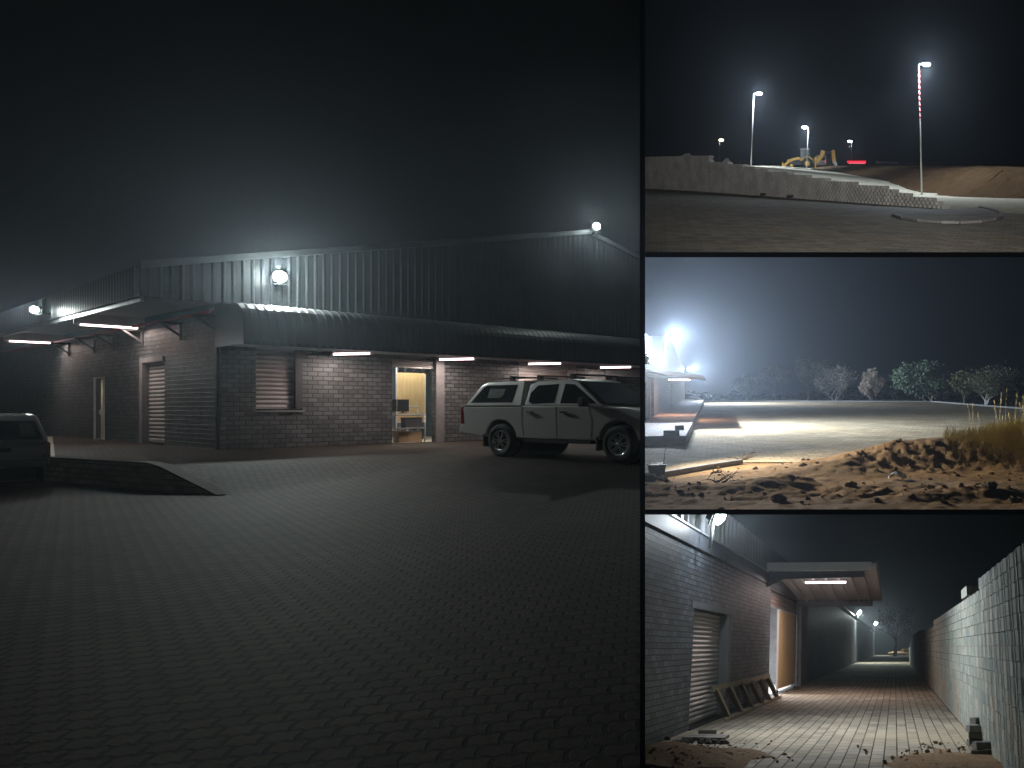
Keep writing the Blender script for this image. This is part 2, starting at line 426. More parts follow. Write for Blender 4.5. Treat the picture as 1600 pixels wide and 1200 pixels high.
def ribs(s0, s1, pitch=.25, h=.035, frac=.35):
    out = []; s = s0
    while s < s1:
        out += [(s, 0), (s+pitch*(1-frac)*.5+pitch*.25, 0), (s+pitch*.75, h), (s+pitch*.92, h)]; s += pitch
    out.append((s1, 0)); out = [q for q in out if q[0] <= s1]; return out

shop_t = thing('shop_building', 'dark brick shop with charcoal sheeted gable and roller shutters behind the white pickup', 'building', A, SH_O, SH_R)
DZ = 3.04
front = MB(); holes = [(.9, 2.19, 1.2, 3.2), (5.0, 6.55, 0, DZ), (9.97, 12.7, 1.25, 3.2), (14.3, 20, 0, 3.1)]
cell_wall(front, 'y', 0, .26, 0, 30, -.6, 3.3, holes); front.build('front_wall', brick_dark, shop_t)
side = MB(); holes2 = [(5.28, 7.93, 0, 2.9), (12.66, 14.1, 0, 2.45)]
cell_wall(side, 'x', 0, .26, .26, 45, -.6, 4.3, holes2); side.build('side_wall', brick_dark, shop_t)
up = MB(); up.bb(.0, 30, .02, .26, 3.3, 4.3); up.build('upper_wall', brick_dark, shop_t)
# gable sheeting, ribs standing up
RX, RZ, EX, EZ = 13.35, 9.0, -1.9, 5.3
def rake(x): return EZ+(RZ-EZ)*(x-EX)/(RX-EX) if x <= RX else RZ-(RZ-EZ)*(x-RX)/(RX-EX)
g = MB(); rb = ribs(EX, 2*RX-EX, .25, .026)
for (a, da), (b, db) in zip(rb, rb[1:]):
    g.face([(a, -.06-da, 4.43), (b, -.06-db, 4.43), (b, -.06-db, rake(b)), (a, -.06-da, rake(a))])
g.build('gable_sheeting', sheet, shop_t)
fl = MB(); fl.bar((EX, -.1, EZ+.03), (RX, -.1, RZ+.03), .10, .20); fl.bar((RX, -.1, RZ+.03), (2*RX-EX, -.1, EZ+.03), .10, .20); fl.build('verge_flashing', plain('flashing_grey', (.13, .15, .155), .45), shop_t)
fs = MB(); rb = ribs(0, 45, .3, .04)
for (a, da), (b, db) in zip(rb, rb[1:]): fs.face([(EX-.02-da, a-.06, 4.43), (EX-.02-db, b-.06, 4.43), (EX-.02-db, b-.06, 5.3), (EX-.02-da, a-.06, 5.3)])
fs.build('side_fascia', sheet, shop_t)
rf = MB(); rf.face([(EX, -.06, EZ), (RX, -.06, RZ), (RX, 45, RZ), (EX, 45, EZ)]); rf.face([(RX, -.06, RZ), (2*RX-EX, -.06, EZ), (2*RX-EX, 45, EZ), (RX, 45, RZ)])
rf.build('roof', sheet, shop_t, solid=.05)
# left eave ceiling: corrugated sheet and deep cross beams carrying the tubes
sf = MB(); n = 0; y = 0
while y < 36:
    sf.face([(EX, y, 4.50), (0, y, 4.50), (0, y+.06, 4.53), (EX, y+.06, 4.53)]); sf.face([(EX, y+.06, 4.53), (0, y+.06, 4.53), (0, y+.12, 4.50), (EX, y+.12, 4.50)]); y += .12
sf.build('eave_soffit', soffit_m, shop_t)
side_bays = (7.5, 19.0)
for y in side_bays:
    b = MB(); b.bb(EX+.04, -.01, y-.06, y, 4.12, 4.49); b.build('cross_beam', soffit_m, shop_t)
b = MB(); b.bb(EX+.02, EX+.1, 0, 36, 4.3, 4.43); b.build('eave_beam', steel_grey, shop_t)
b = MB(); b.tube([(-.35, -.3, 4.14), (-.35, 30, 4.14)], .05, 8); b.build('service_pipe', plain('red_pipe', (.42, .06, .045), .45), shop_t)
for y in (.25, 3.46, 7.6, 11.16, 13.87, 17.96):
    b = MB(); b.bar((-.62, y, 4.05), (0, y, 4.05), .07); b.bar((-.55, y, 4.02), (-.02, y, 3.6), .06); b.bar((-.05, y, 4.1), (-.05, y, 3.5), .07); b.build('bracket', steel_dark, shop_t)
b = MB(); b.bb(-.1, -.02, .02, .14, -.02, 4.4); b.bb(-.14, 0, -.0, .16, 2.2, 2.24); b.bb(-.14, 0, 0, .16, .9, .94); b.build('downpipe', steel_dark, shop_t)
# front canopy: bullnosed ribbed sheet
NW = 2.2; c = MB(); rb = ribs(-.1, 30, .22, .02)
prof = [(-.06, 4.45), (-1.1, 4.34)]+[(-1.45-.74*math.sin(a), 3.72+.62*math.cos(a)) for a in [R(2+14.5*i) for i in range(7)]]+[(-2.2, 3.4), (-2.2, 3.12)]
nrm = []
for i, p in enumerate(prof):
    a = Vector(prof[max(i-1, 0)]); bq = Vector(prof[min(i+1, len(prof)-1)]); d = (bq-a).normalized(); nrm.append(Vector((d.y, -d.x)))
for q in nrm:
    if q.y < 0 and q.x > 0: q.negate()
for (a, da), (bb_, db) in zip(rb, rb[1:]):
    for i in range(len(prof)-1):
        def P(x, d, i): p = prof[i]; return (x, p[0]+nrm[i].x*d*(1 if nrm[i].x < 0 or nrm[i].y > 0 else -1), p[1]+nrm[i].y*d*(1 if nrm[i].x < 0 or nrm[i].y > 0 else -1))
        c.face([P(a, da, i), P(bb_, db, i), P(bb_, db, i+1), P(a, da, i+1)])
c.build('canopy_sheeting', plain('canopy_grey', (.12, .132, .135), .45, 0, .12, 1.2), shop_t)
b = MB(); b.bb(-.1, 30, -2.2, -2.08, 3.11, 3.2); b.build('canopy_edge_beam', steel_dark, shop_t)
b = MB(); b.prism([(p[0], p[1]) for p in prof]+[(-.02, 3.1)], 'x', -.12, -.09); b.build('canopy_end_panel', steel_dark, shop_t)
sf = MB(); y = -2.1
x = -.08
while x < 30:
    sf.face([(x, -2.1, 3.42), (x, 0, 3.42), (x+.1, 0, 3.45), (x+.1, -2.1, 3.45)]); sf.face([(x+.1, -2.1, 3.45), (x+.1, 0, 3.45), (x+.2, 0, 3.42), (x+.2, -2.1, 3.42)]); x += .2
sf.build('canopy_soffit', soffit_m, shop_t)
b = MB(); b.bb(-.1, 30, -.16, -.004, 3.16, 3.3); b.build('wall_plate', soffit_m, shop_t)
front_bays = (2.6, 6.15, 9.8, 13.35)
for x in front_bays:
    b = MB(); b.bb(x-.05, x, -2.07, -.17, 3.12, 3.41); b.build('cross_beam', soffit_m, shop_t)
# window shutters, door surrounds
shutter('y', .17, .9, 2.19, 1.24, 3.2, shop_t, .14); shutter('y', .17, 9.97, 12.7, 1.25, 3.2, shop_t, .14)
shutter('y', .2, 5.0, 6.55, 2.72, DZ, shop_t, .08); shutter('x', .18, 5.28, 7.93, .06, 2.9, shop_t, .14)
shutter('y', .2, 14.3, 20, 2.72, 3.1, shop_t, .1, mat=sheet_pale)
b = MB(); b.bb(6.556, 6.86, -.06, .2, 0, 3.04); b.build('door_pier', plaster, shop_t)
b = MB(); b.bb(12.3, 12.69, -.05, .14, 1.26, 3.15); b.build('window_jamb', plaster, shop_t)
b = MB(); b.bb(1.99, 2.185, -.02, .15, 1.26, 3.15); b.build('window_jamb', steel_dark, shop_t)
b = MB(); b.bb(.85, 2.24, -.05, .15, 1.14, 1.2); b.build('window_sill', plaster, shop_t)
b = MB(); b.bb(-.05, .14, 7.6, 7.92, 0, 2.88); b.bb(-.05, .14, 5.3, 7.92, 2.88, 3.05); b.build('shutter_surround', plaster, shop_t)
b = MB(); b.bb(14.35, 19.9, 1.4, 1.5, 0, 3.1); b.build('dark_back_wall', brick_dark, shop_t)
# side door standing open, yellowish light inside
b = MB(); b.bb(.05, .1, 13.4, 14.08, .03, 2.42); dr = b.build('door', plain('door_grey', (.16, .17, .18), .5), shop_t)
b = MB(); b.bb(.0, .05, 13.45, 13.47, 1.0, 1.2); b.build('handle', steel_grey, dr)
b = MB(); b.bb(-.03, .04, 14.08, 14.14, 0, 2.5); b.bb(-.03, .04, 12.62, 12.66, 0, 2.5); b.bb(-.03, .04, 12.62, 14.14, 2.45, 2.51); b.build('door_frame', white_m, shop_t)
b = MB(); b.bb(1.2, 1.3, 12.0, 14.5, 0, 2.6); b.build('inner_wall', plain('cream_wall', (.62, .5, .26), .7), shop_t)
b = MB(); b.bb(.0, 1.2, 12.4, 14.3, -.03, .02); b.build('door_threshold', conc, shop_t)
light('AREA', 'room_light', shop_t, (.75, 13.1, 2.4), (0, 0, 0), 45, (1, .8, .5), shape='RECTANGLE', size=.4, size_y=.4)
# the room behind the open front door
rm = MB(); x0, x1, y0, y1, zc = 3.6, 9.3, .265, 6.0, 3.9
rm.face([(x0, y0, .004), (x1, y0, .004), (x1, y1, .004), (x0, y1, .004)]); rm.build('room_floor', plain('screed', (.5, .46, .38), .7, 0, .12), shop_t)
rm = MB(); rm.face([(x0, y1, 0), (x1, y1, 0), (x1, y1, zc), (x0, y1, zc)]); rm.face([(x0, y0, 0), (x0, y1, 0), (x0, y1, zc), (x0, y0, zc)]); rm.face([(x1, y0, 0), (x1, y1, 0), (x1, y1, zc), (x1, y0, zc)])
rm.face([(x0, y0, zc), (x1, y0, zc), (x1, y1, zc), (x0, y1, zc)]); rm.build('room_walls', plain('room_grey', (.16, .2, .23), .8, 0, .2), shop_t)
b = MB(); b.bb(5.4, 7.6, 2.1, 2.5, 3.72, 3.78); rl = b.build('ceiling_lamp', emit('room_tube', (1, .98, .9), 6), shop_t)
light('AREA', 'room_light', shop_t, (6.3, 1.6, 3.7), (0, 0, 0), 120, (1, .93, .8), shape='RECTANGLE', size=2.2, size_y=.5)

def shop_thing(name, label, cat, x, y, z=0, rz=0, group=None):
    return thing(name, label, cat, A, shop(x, y, z), SH_R+rz, group)
tub = None
def tube_light(x, y, z, rz, label, power=70):
    global tub
    if tub: return dup(tub, shop(x, y, z), SH_R+rz, A, label)
    tub = shop_thing('tube_light', label, 'tube light', x, y, z, rz, 'pink tube lights under the shop canopies')
    b = MB(); b.bb(-.78, .78, -.05, .05, .03, .09); b.build('housing', white_m, tub)
    b = MB(); b.tube([(-.75, 0, 0), (.75, 0, 0)], .035, 8); b.build('tube', tube_pink, tub)
    for xe in (-.77, .77): b = MB(); b.bb(xe-.02, xe+.02, -.045, .045, -.04, .03); b.build('end_cap', white_m, tub)
    light('AREA', 'tube_lamp', tub, (0, 0, -.05), (0, 0, 0), power, (1, .78, .67), shape='RECTANGLE', size=1.5, size_y=.1)
    return tub
nm = ['short pink tube light under the canopy, just right of the large shuttered window', 'pink tube light under the canopy at the right side of the open bright doorway', 'pink tube light under the canopy straight above the pickup cab', 'pink tube light under the canopy above the pickup windscreen by the narrow brick pier']
for x, l in zip(front_bays, nm): tube_light(x+.62, -1.12, 3.05, R(-70), l)
tube_light(-.98, side_bays[0]-.14, 4.10, 0, 'pink tube light under the side eave nearest the brick corner')
tube_light(-.98, side_bays[1]-.14, 4.10, 0, 'pink tube light under the side eave cut by the left edge of the view')

def shop_flood(x, y, z, aim, power, label, size, post=None, spot=150, col=(.90, 1, .97), spill=0):
    t = shop_thing('floodlight', label, 'floodlight', x, y, z, 0, 'white floodlights on the dark brick shop')
    flood_parts(t, aim, power, col, size, lamp_white, spot, spill=spill)
    if post:
        b = MB(); b.tube([(0, 0, -.2), post], .03, 6); b.build('post', steel_dark, t)
    return t
shop_flood(1.40, -.42, 5.40, (-.30, -1, .02), 1700, 'largest round floodlight, mounted on the gable sheeting above the shuttered window', .37, (0, .35, -.25), 165, spill=60)
shop_flood(13.45, -.45, 9.25, (-.45, -1, 0), 800, 'floodlight glaring on top of the gable ridge above the pickup', .30, (0, .4, -.35), 168, spill=25)
shop_flood(EX-.45, 10.2, 4.75, (-.6, -1, -.3), 380, 'floodlight on the side eave above the open side door', .25, (.4, 0, -.1), 160, spill=10)

t = thing('lamp_post', 'added fill lamp post, unseen outside the left side of the shop yard view', 'lamp post', A, (-26, -3, YZ))  # added lamp, out of view: fills the pickup's side and the foreground
b = MB(); b.tube([(0, 0, -.1), (0, 0, 8.5)], [.08, .045], 8); b.build('pole', steel_grey, t)
b = MB(); b.box((.35, 0, 8.55), (.6, .26, .09)); b.build('lamp_head', steel_dark, t)
b = MB(); b.blob((.35, 0, 8.48), .2, (1.2, .8, .5), 1, 0, 16, 8); b.build('lens', lamp_white, t)
light('POINT', 'lamp_light', t, (.35, 0, 8.25), (0, 0, 0), 170, (1, .97, .9), shadow_soft_size=.12)

# things in and behind the open doorway
t = shop_thing('plywood_board', 'tall upright sheet of bare yellow plywood inside the bright front doorway', 'board', 6.75, 2.0)
b = MB(); b.bb(-.62, .42, -.012, .012, .75, 2.62); b.build('panel', ply, t)
b = MB(); b.bb(-.66, -.625, -.03, .03, 0, 2.85); b.bb(.425, .455, -.03, .03, 0, 2.6); b.bb(-.62, .42, .014, .04, .7, .75); b.build('timber_frame', white_m, t)
t = shop_thing('steel_trolley', 'grey tubular steel packing trolley standing across the bright doorway', 'trolley', 5.75, .75)
for x in (-.66, .66):
    for y in (-.25, .25): b = MB(); b.tube([(x, y, 0), (x, y, 1.05 if y < 0 else 1.3)], .022, 8); b.build('leg', steel_grey, t)
b = MB()
for z in (.52, 1.0): b.tube([(-.66, -.25, z), (.66, -.25, z)], .022, 8)
b.tube([(-.66, .25, 1.3), (.66, .25, 1.3)], .02, 8); b.build('rail', steel_grey, t)
b = MB(); b.bb(-.65, .65, -.24, .25, 1.05, 1.08); b.build('top_shelf', conc, t)
b = MB(); b.bb(-.65, .65, -.24, .25, .5, .53); b.build('lower_shelf', steel_grey, t)
for x, l in ((-.42, 'black monitor at the left end of the trolley top'), (.02, 'black monitor beside the plywood on the trolley top')):
    t = shop_thing('monitor', l, 'monitor', 5.75+x, .8, 1.08)
    b = MB(); b.bb(-.2, .2, -.03, .03, .05, .5); b.build('screen_case', black_m, t)
    b = MB(); b.bb(-.17, .17, -.036, -.031, .09, .46); b.build('screen', plain('dark_screen', (.03, .04, .045), .2), t)
    b = MB(); b.bb(-.1, .1, -.08, .08, 0, .02); b.bb(-.03, .03, .0, .03, .02, .1); b.build('stand', black_m, t)
t = shop_thing('crate', 'dark crate on the lower trolley shelf', 'crate', 6.05, .75, .53)
b = MB(); b.bb(-.3, .3, -.18, .18, 0, .34); b.build('sides', plain('crate_grey', (.05, .055, .06), .6), t, bevel=.01); b = MB(); b.bb(-.31, .31, -.19, .19, .34, .38); b.build('rim', black_m, t)
t = shop_thing('cardboard_box', 'wide brown cardboard box on the floor under the trolley', 'box', 5.85, .78, .004)
b = MB(); b.bb(-.35, .5, -.2, .2, 0, .4); b.build('sides', card, t, bevel=.008); b = MB(); b.bb(-.35, .08, -.32, -.2, .39, .405); b.build('flap', card, t)
t = shop_thing('packing_paper', 'crumpled white packing paper lying over the cardboard box', 'paper', 5.55, .62, .42)
b = MB(); b.grid([i*.05-.32 for i in range(13)], [j*.05-.15 for j in range(7)], lambda x, y: (x, y, .05+.09*noise.noise(Vector((x*9, y*9, 3)))+.04*noise.noise(Vector((x*25, y*25, 1)))), False); b.build('sheets', white_m, t, solid=.006)
t = shop_thing('shelf_rack', 'dark open steel rack standing behind the plywood in the doorway', 'rack', 7.2, 3.2)
b = MB()
for x in (-.35, .35):
    for y in (-.3, .3): b.bb(x-.03, x+.03, y-.03, y+.03, 0, 2.9)
b.build('upright', steel_dark, t)
b = MB()
for z in (.4, 1.1, 1.8, 2.5): b.bb(-.32, .32, -.33, -.28, z, z+.08); b.bar((-.33, -.3, z), (.33, -.3, z+.5), .03)
b.build('brace', steel_dark, t)
b = MB()
for z in (.48, 1.88): b = MB(); b.bb(-.32, .32, -.3, .3, z, z+.02); b.build('shelf', white_m, t)

# ------------------------------------------------------------------ vehicles
def wheel(t, x, y, r, w, side, spokes=6):
    b = MB(); a = (0, side, 0)
    b.lathe((x, y, r), a, [(-w/2, r*.62), (-w/2, r*.9), (-w*.38, r), (w*.38, r), (w/2, r*.92), (w/2+.005, r*.66), (w*.35, r*.63)], 28); wh = b.build('wheel', rubber, t)
    b = MB(); b.lathe((x, y, r), a, [(w*.36, r*.64), (w*.5, r*.635), (w*.5, r*.58), (w*.15, r*.56)], 24)
    b.lathe((x, y, r), a, [(w*.40, r*.13), (w*.47, r*.12), (w*.49, .001)], 12)
    for k in range(spokes):
        for dt in (-.16, .16):
            th = 2*math.pi*k/spokes+dt
            b.bar((x+math.cos(th)*r*.1, y+side*w*.43, r+math.sin(th)*r*.1), (x+math.cos(th+dt*.2)*r*.6, y+side*w*.42, r+math.sin(th+dt*.2)*r*.6), .03, .02)
    b.build('rim', plain('alloy', (.6, .6, .62), .3, .8), wh)
    b = MB(); b.lathe((x, y, r), a, [(w*.1, r*.6), (w*.12, .001)], 20); b.build('brake_disc', black_m, wh)
def ext(mb, poly, hw):
    """side outline (x,z) drawn out to both sides; hw(z) is the half width"""
    n = len(poly); i0 = len(mb.v)
    mb.v += [(p[0], -hw(p[1]), p[1]) for p in poly]+[(p[0], hw(p[1]), p[1]) for p in poly]
    mb.f.append(tuple(i0+k for k in range(n))); mb.sm.append(False); mb.f.append(tuple(i0+n+k for k in reversed(range(n)))); mb.sm.append(False)
    for k in range(n): mb.f.append((i0+k, i0+n+k, i0+n+(k+1) % n, i0+(k+1) % n)); mb.sm.append(False)
def arch(cx, r, cz, z0, n=10):
    a0 = math.asin(max(-1, min(1, (z0-cz)/r))); return [(cx+r*math.cos(a), cz+r*math.sin(a)) for a in [a0+(math.pi-2*a0)*i/n for i in range(n+1)]]
white_car = plain('white_car_paint', (.76, .74, .71), .28, 0, .03, 1, .5, coat=.6)
def hwl(z): return .90+.03*(z-.45)
def hwu(z): return .90-.20*(z-1.15)/.63
def side_panel(mb, poly, hw, d=.006, sides=(-1, 1)):
    for sgn in sides:
        p = [(q[0], sgn*(hw(q[1])+d), q[1]) for q in poly]; mb.face(p if sgn < 0 else list(reversed(p)))
pk0 = A.at(785, 712, -.0); ang = R(-32); KX = 1.42
rearx = 1.2
px0 = Vector((pk0.x, pk0.y, 0)); fwd = Vector((math.cos(ang), math.sin(ang), 0)); lft = Vector((-fwd.y, fwd.x, 0))
orig = px0 - fwd*rearx*KX + lft*.85
pk = thing('pickup_truck', 'white double cab pickup with a canopied load bed, parked by the shop front', 'pickup', A, (orig.x, orig.y, -.01), ang, sc=(KX, 1, 1))
fr = orig+fwd*4.35*KX; zf = ga_xy(fr.x, fr.y); zr = ga_xy(px0.x, px0.y)
pk.matrix_world = Matrix.Translation((orig.x, orig.y, zr+.0)) @ Matrix.Rotation(ang, 4, 'Z') @ Matrix.Rotation(math.atan2(zr-zf, 3.15*KX), 4, 'Y') @ Matrix.Diagonal((KX, 1, 1.12, 1))
AR = arch(4.35, .46, .42, .46); AR2 = arch(1.2, .46, .42, .46)
low = [(5.28, .48), (5.33, .75), (5.28, .92), (5.1, 1.06), (4.5, 1.16), (3.62, 1.20), (.06, 1.20), (.0, 1.12), (.0, .78), (-.1, .72), (-.1, .52), (.5, .50)]
low = [(5.28, .48), (5.33, .75), (5.28, .92), (5.1, 1.06), (4.5, 1.16), (3.62, 1.20), (.06, 1.20), (.0, 1.12), (.0, .78), (-.12, .72), (-.12, .54), (.5, .48)]+list(reversed(AR2))+[(1.9, .44), (3.7, .44)]+list(reversed(AR))+[(4.9, .46)]
b = MB(); ext(b, low, hwl); b.build('body', white_car, pk, bevel=.035)
b = MB(); ext(b, [(1.86, 1.2), (1.9, 1.70), (2.15, 1.80), (2.95, 1.81), (3.2, 1.76), (3.98, 1.2)], hwu); b.build('cab', white_car, pk, bevel=.04)
b = MB(); ext(b, [(.04, 1.205), (.42, 1.72), (.58, 1.79), (1.75, 1.81), (1.8, 1.205)], hwu); cn = b.build('load_canopy', white_car, pk, bevel=.04)
gl = glass('dark_glass')
def win(name, poly, parent, mat=gl, hw=hwu, d=.006):
    for sgn in (-1, 1):
        b = MB(); side_panel(b, poly, hw, d, (sgn,)); o = b.build(name, mat, parent)
    return o
win('side_window', [(.22, 1.29), (.52, 1.66), (.62, 1.71), (1.55, 1.71), (1.5, 1.29)], cn)
win('painted_reflection', [(.72, 1.40), (.74, 1.62), (1.22, 1.62), (1.2, 1.47), (1.1, 1.40)], cn, plain('reflection_paint', (.13, .15, .14), .2), hwu, .012)  # pale patch painted as a reflection in the load canopy's glass
win('rear_door_window', [(1.98, 1.3), (1.98, 1.5), (2.14, 1.68), (2.72, 1.70), (2.7, 1.27), (2.1, 1.25)], pk)
win('front_door_window', [(2.86, 1.26), (2.88, 1.70), (3.14, 1.68), (3.8, 1.25)], pk)
b = MB(); ext(b, [(3.93, 1.26), (3.22, 1.735), (3.235, 1.75), (3.98, 1.26)], lambda z: .82-.18*(z-1.2)/.6); b.build('windscreen', gl, pk)
b = MB(); ext(b, [(.38, 1.70), (.08, 1.27), (.06, 1.27), (.36, 1.70)], lambda z: .72-.1*(z-1.2)/.6); b.build('rear_window', gl, cn)
seam = MB()
for xs in ([(1.88, .5), (1.83, .9), (1.86, 1.19)], [(2.79, .5), (2.79, 1.19)], [(3.68, .5), (3.72, .9), (3.62, 1.19)]):
    for p, q in zip(xs, xs[1:]):
        for sg in (-1, 1): seam.bar((p[0], sg*(hwl(p[1])+.001), p[1]), (q[0], sg*(hwl(q[1])+.001), q[1]), .007, .005)
for sg in (-1, 1): seam.bar((.05, sg*.915, 1.2), (1.82, sg*.915, 1.2), .01, .02)
seam.build('panel_gaps', black_m, pk)
for xh in (2.0, 2.92): 
    for sg in (-.945, .945): b = MB(); b.bar((xh, sg, 1.06), (xh+.2, sg, 1.06), .03, .035); b.build('door_handle', plain('chrome', (.6, .6, .6), .2, .9), pk)
for sg in (-1, 1):
    b = MB(); b.box((3.62, sg*1.05, 1.28), (.14, .2, .2)); b.bar((3.6, sg*.9, 1.22), (3.6, sg*1.0, 1.24), .05); b.build('mirror', black_m, pk, bevel=.03)
    b = MB()
    b.box((.02, sg*.84, .98), (.12, .16, .42)); b.build('tail_light', plain('red_lens', (.30, .012, .015), .25), pk, bevel=.02)
    b = MB(); b.box((5.16, sg*.74, .92), (.3, .32, .16)); b.build('headlight', plain('clear_lens', (.5, .52, .55), .15), pk, bevel=.03)
    b = MB(); b.bar((1.95, sg*.88, .40), (3.72, sg*.88, .40), .16, .06); b.build('side_step', black_m, pk)
    for xm in (.70, 3.84): b = MB(); b.box((xm, sg*.8, .38), (.03, .26, .30)); b.build('mud_flap', black_m, pk)
for sg, x in ((-1, 1.2), (1, 1.2), (-1, 4.35), (1, 4.35)): wheel(pk, x, sg*.80, .385, .26, sg)
for x in (1.2, 4.35):
    b = MB(); b.lathe((x, 0, .42), (0, 1, 0), [(-.70, .455), (.70, .455)], 20); b.build('wheel_well', black_m, pk)
b = MB(); b.box((2.7, 0, .45), (4.2, 1.5, .14)); b.build('chassis', black_m, pk)
for xa in (1.35, 2.15, 3.05):
    b = MB(); b.bar((xa, -.74, 1.90), (xa, .74, 1.90), .07, .035)
    for sg in (-1, 1): b.box((xa, sg*.68, 1.85), (.12, .07, .09))
    b.build('roof_bar', black_m, pk)
for sg in (-1, 1): b = MB(); b.bar((.7, sg*.66, 1.86), (1.7, sg*.66, 1.87), .035, .03); b.build('roof_rail', black_m, pk)
b = MB(); b.box((5.3, 0, .62), (.1, 1.5, .18)); b.build('front_bumper', black_m, pk, bevel=.03)
b = MB(); b.box((-.1, 0, .58), (.16, 1.5, .16)); b.build('rear_bumper', plain('bumper_grey', (.3, .3, .3), .3, .6), pk, bevel=.03)

# the estate car seen from behind at the left edge
cpos = A.at(0, 757, YZ); cd_ = Vector((cpos.x, cpos.y, 0)).normalized(); cang = math.atan2(cd_.y, cd_.x)
car = thing('estate_car', 'dull silver estate car seen from behind at the left edge beside the low wall', 'car', A, (cpos.x, cpos.y, YZ), cang)
carp = plain('dull_silver_paint', (.42, .43, .43), .4, .1, .05, 1, .5, coat=.3)
lowc = [(4.5, .42), (4.55, .7), (4.4, .86), (3.5, .98), (.1, .98), (.02, .9), (.0, .62), (-.08, .58), (-.08, .40), (.3, .36)]+list(reversed(arch(.95, .38, .33, .36)))+[(1.5, .34), (3.2, .34)]+list(reversed(arch(3.7, .38, .33, .36)))+[(4.3, .36)]
def hc(z): return .81+.03*(z-.4)
def hcu(z): return .82-.21*max(0, z-.95)/.65
b = MB(); ext(b, lowc, hc); b.build('body', carp, car, bevel=.04)
b = MB(); ext(b, [(.05, .985), (.32, 1.5), (.5, 1.61), (2.6, 1.63), (3.3, .985)], hcu); b.build('cabin', carp, car, bevel=.06)
b = MB(); ext(b, [(.055, 1.03), (.27, 1.47), (.26, 1.475), (.045, 1.03)], lambda z: .72-.16*(z-1.0)/.5); rw = b.build('rear_window', gl, car)
b = MB(); b.face([(.085, -.34, 1.12), (.085, -.60, 1.12), (.215, -.50, 1.40), (.215, -.30, 1.42)]); b.build('painted_reflection', plain('reflection_paint', (.13, .15, .14), .2), rw)  # reflection in the rear glass, painted as a paler patch
for pl in ([(.5, 1.06), (.62, 1.5), (1.3, 1.52), (1.3, 1.06)], [(1.42, 1.06), (1.42, 1.52), (2.4, 1.52), (2.95, 1.06)]): win('side_window', pl, car, gl, hcu, .006)
b = MB(); b.box((-.02, -.08, .80), (.03, .2, .09)); b.build('tailgate_handle', black_m, car)
b = MB(); b.box((.28, 0, 1.625), (.16, .8, .03)); b.build('spoiler', carp, car, bevel=.01)
b = MB(); b.box((-.08, 0, .48), (.16, 1.6, .17)); b.build('rear_bumper', plain('grey_bumper', (.09, .09, .09), .5), car, bevel=.03)
for sg in (-1, 1): b = MB(); b.box((.03, sg*.765, .78), (.14, .13, .34)); b.build('tail_light', plain('red_lens', (.30, .012, .015), .25), car, bevel=.02)
for sg, x in ((-1, .95), (1, .95), (-1, 3.7), (1, 3.7)): wheel(car, x, sg*.71, .33, .22, sg)
for x in (.95, 3.7): b = MB(); b.lathe((x, 0, .36), (0, 1, 0), [(-.6, .37), (.6, .37)], 18); b.build('wheel_well', black_m, car)
b = MB(); b.box((-.16, -.3, .34), (.1, .05, .08)); b.tube([(-.2, -.3+.05*math.cos(a), .3+.05*math.sin(a)) for a in [i*.9 for i in range(7)]], .009, 5); b.build('tow_hook', black_m, car)

# ================================================================== PLACE T: the lamp lit hill
wo = T.at(1110, 300); we = T.at(1455, 325); wD = (we-wo).normalized(); wN = Vector((-wD.y, wD.x, 0))
if wN.y < 0: wN = -wN
w0 = T.at(1006, 294); vD = (w0-wo).normalized(); vN = Vector((-vD.y, vD.x, 0))
if vN.y < 0: vN = -vN
def behind(x, y):
    p = Vector((x, y, 0))-wo; return p.dot(wN)
def road_z(x, y):
    z = min(1.62, max(0, 1.0-.1*x)); k = sst((x+2)/5); z -= k*.05*max(0, 58-y)
    return max(.0, z)
def hill_z(x, y):
    d = behind(x, y); s = Vector((x-wo.x, y-wo.y, 0)).dot(wD)
    return road_z(x, y)
pav_t = paving('hill_pavers', (.25, .232, .20), .5, .3, .1, .35, (.17, .125, .085), mortar=.010, rot=28, bump=.5, vary=.3)
road_m = dirt('pale_road', (.55, .50, .39), (.68, .63, .50), (.60, .55, .43), .25, .35, .04)
berm_m = dirt('red_earth', (.12, .07, .035), (.24, .14, .07), (.17, .10, .05), .9, 1.0, .3)
mb = MB()
xs = [-40, -20, -14, -10, -6, -2, 0, 2, 4, 6, 8, 12, 18, 30]
mb.grid([-40, -14, -8, -4, 0, 3, 5, 8, 14, 30], [14, 18, 22, 26, 30, 34, 40, 50, 70], lambda x, y: (x, y, 0))
struct(mb, 'paved_yard', pav_t, T)
mb = MB()
def rxy(a, p):
    q = wo+wD*a+wN*p; z = hill_z(q.x, q.y)+.004; return (q.x, q.y, z)
mb.grid([-260, -160, -90, -50, -30, -20, -12, -6, 0]+[2*i for i in range(1, 13)]+[24.5, 27, 30, 34, 40, 50, 70], [.3, 1.2, 2.5, 4, 6, 8, 11, 14, 18, 23, 30, 40, 55, 75, 100, 140, 200, 300], rxy)
struct(mb, 'road', road_m, T)
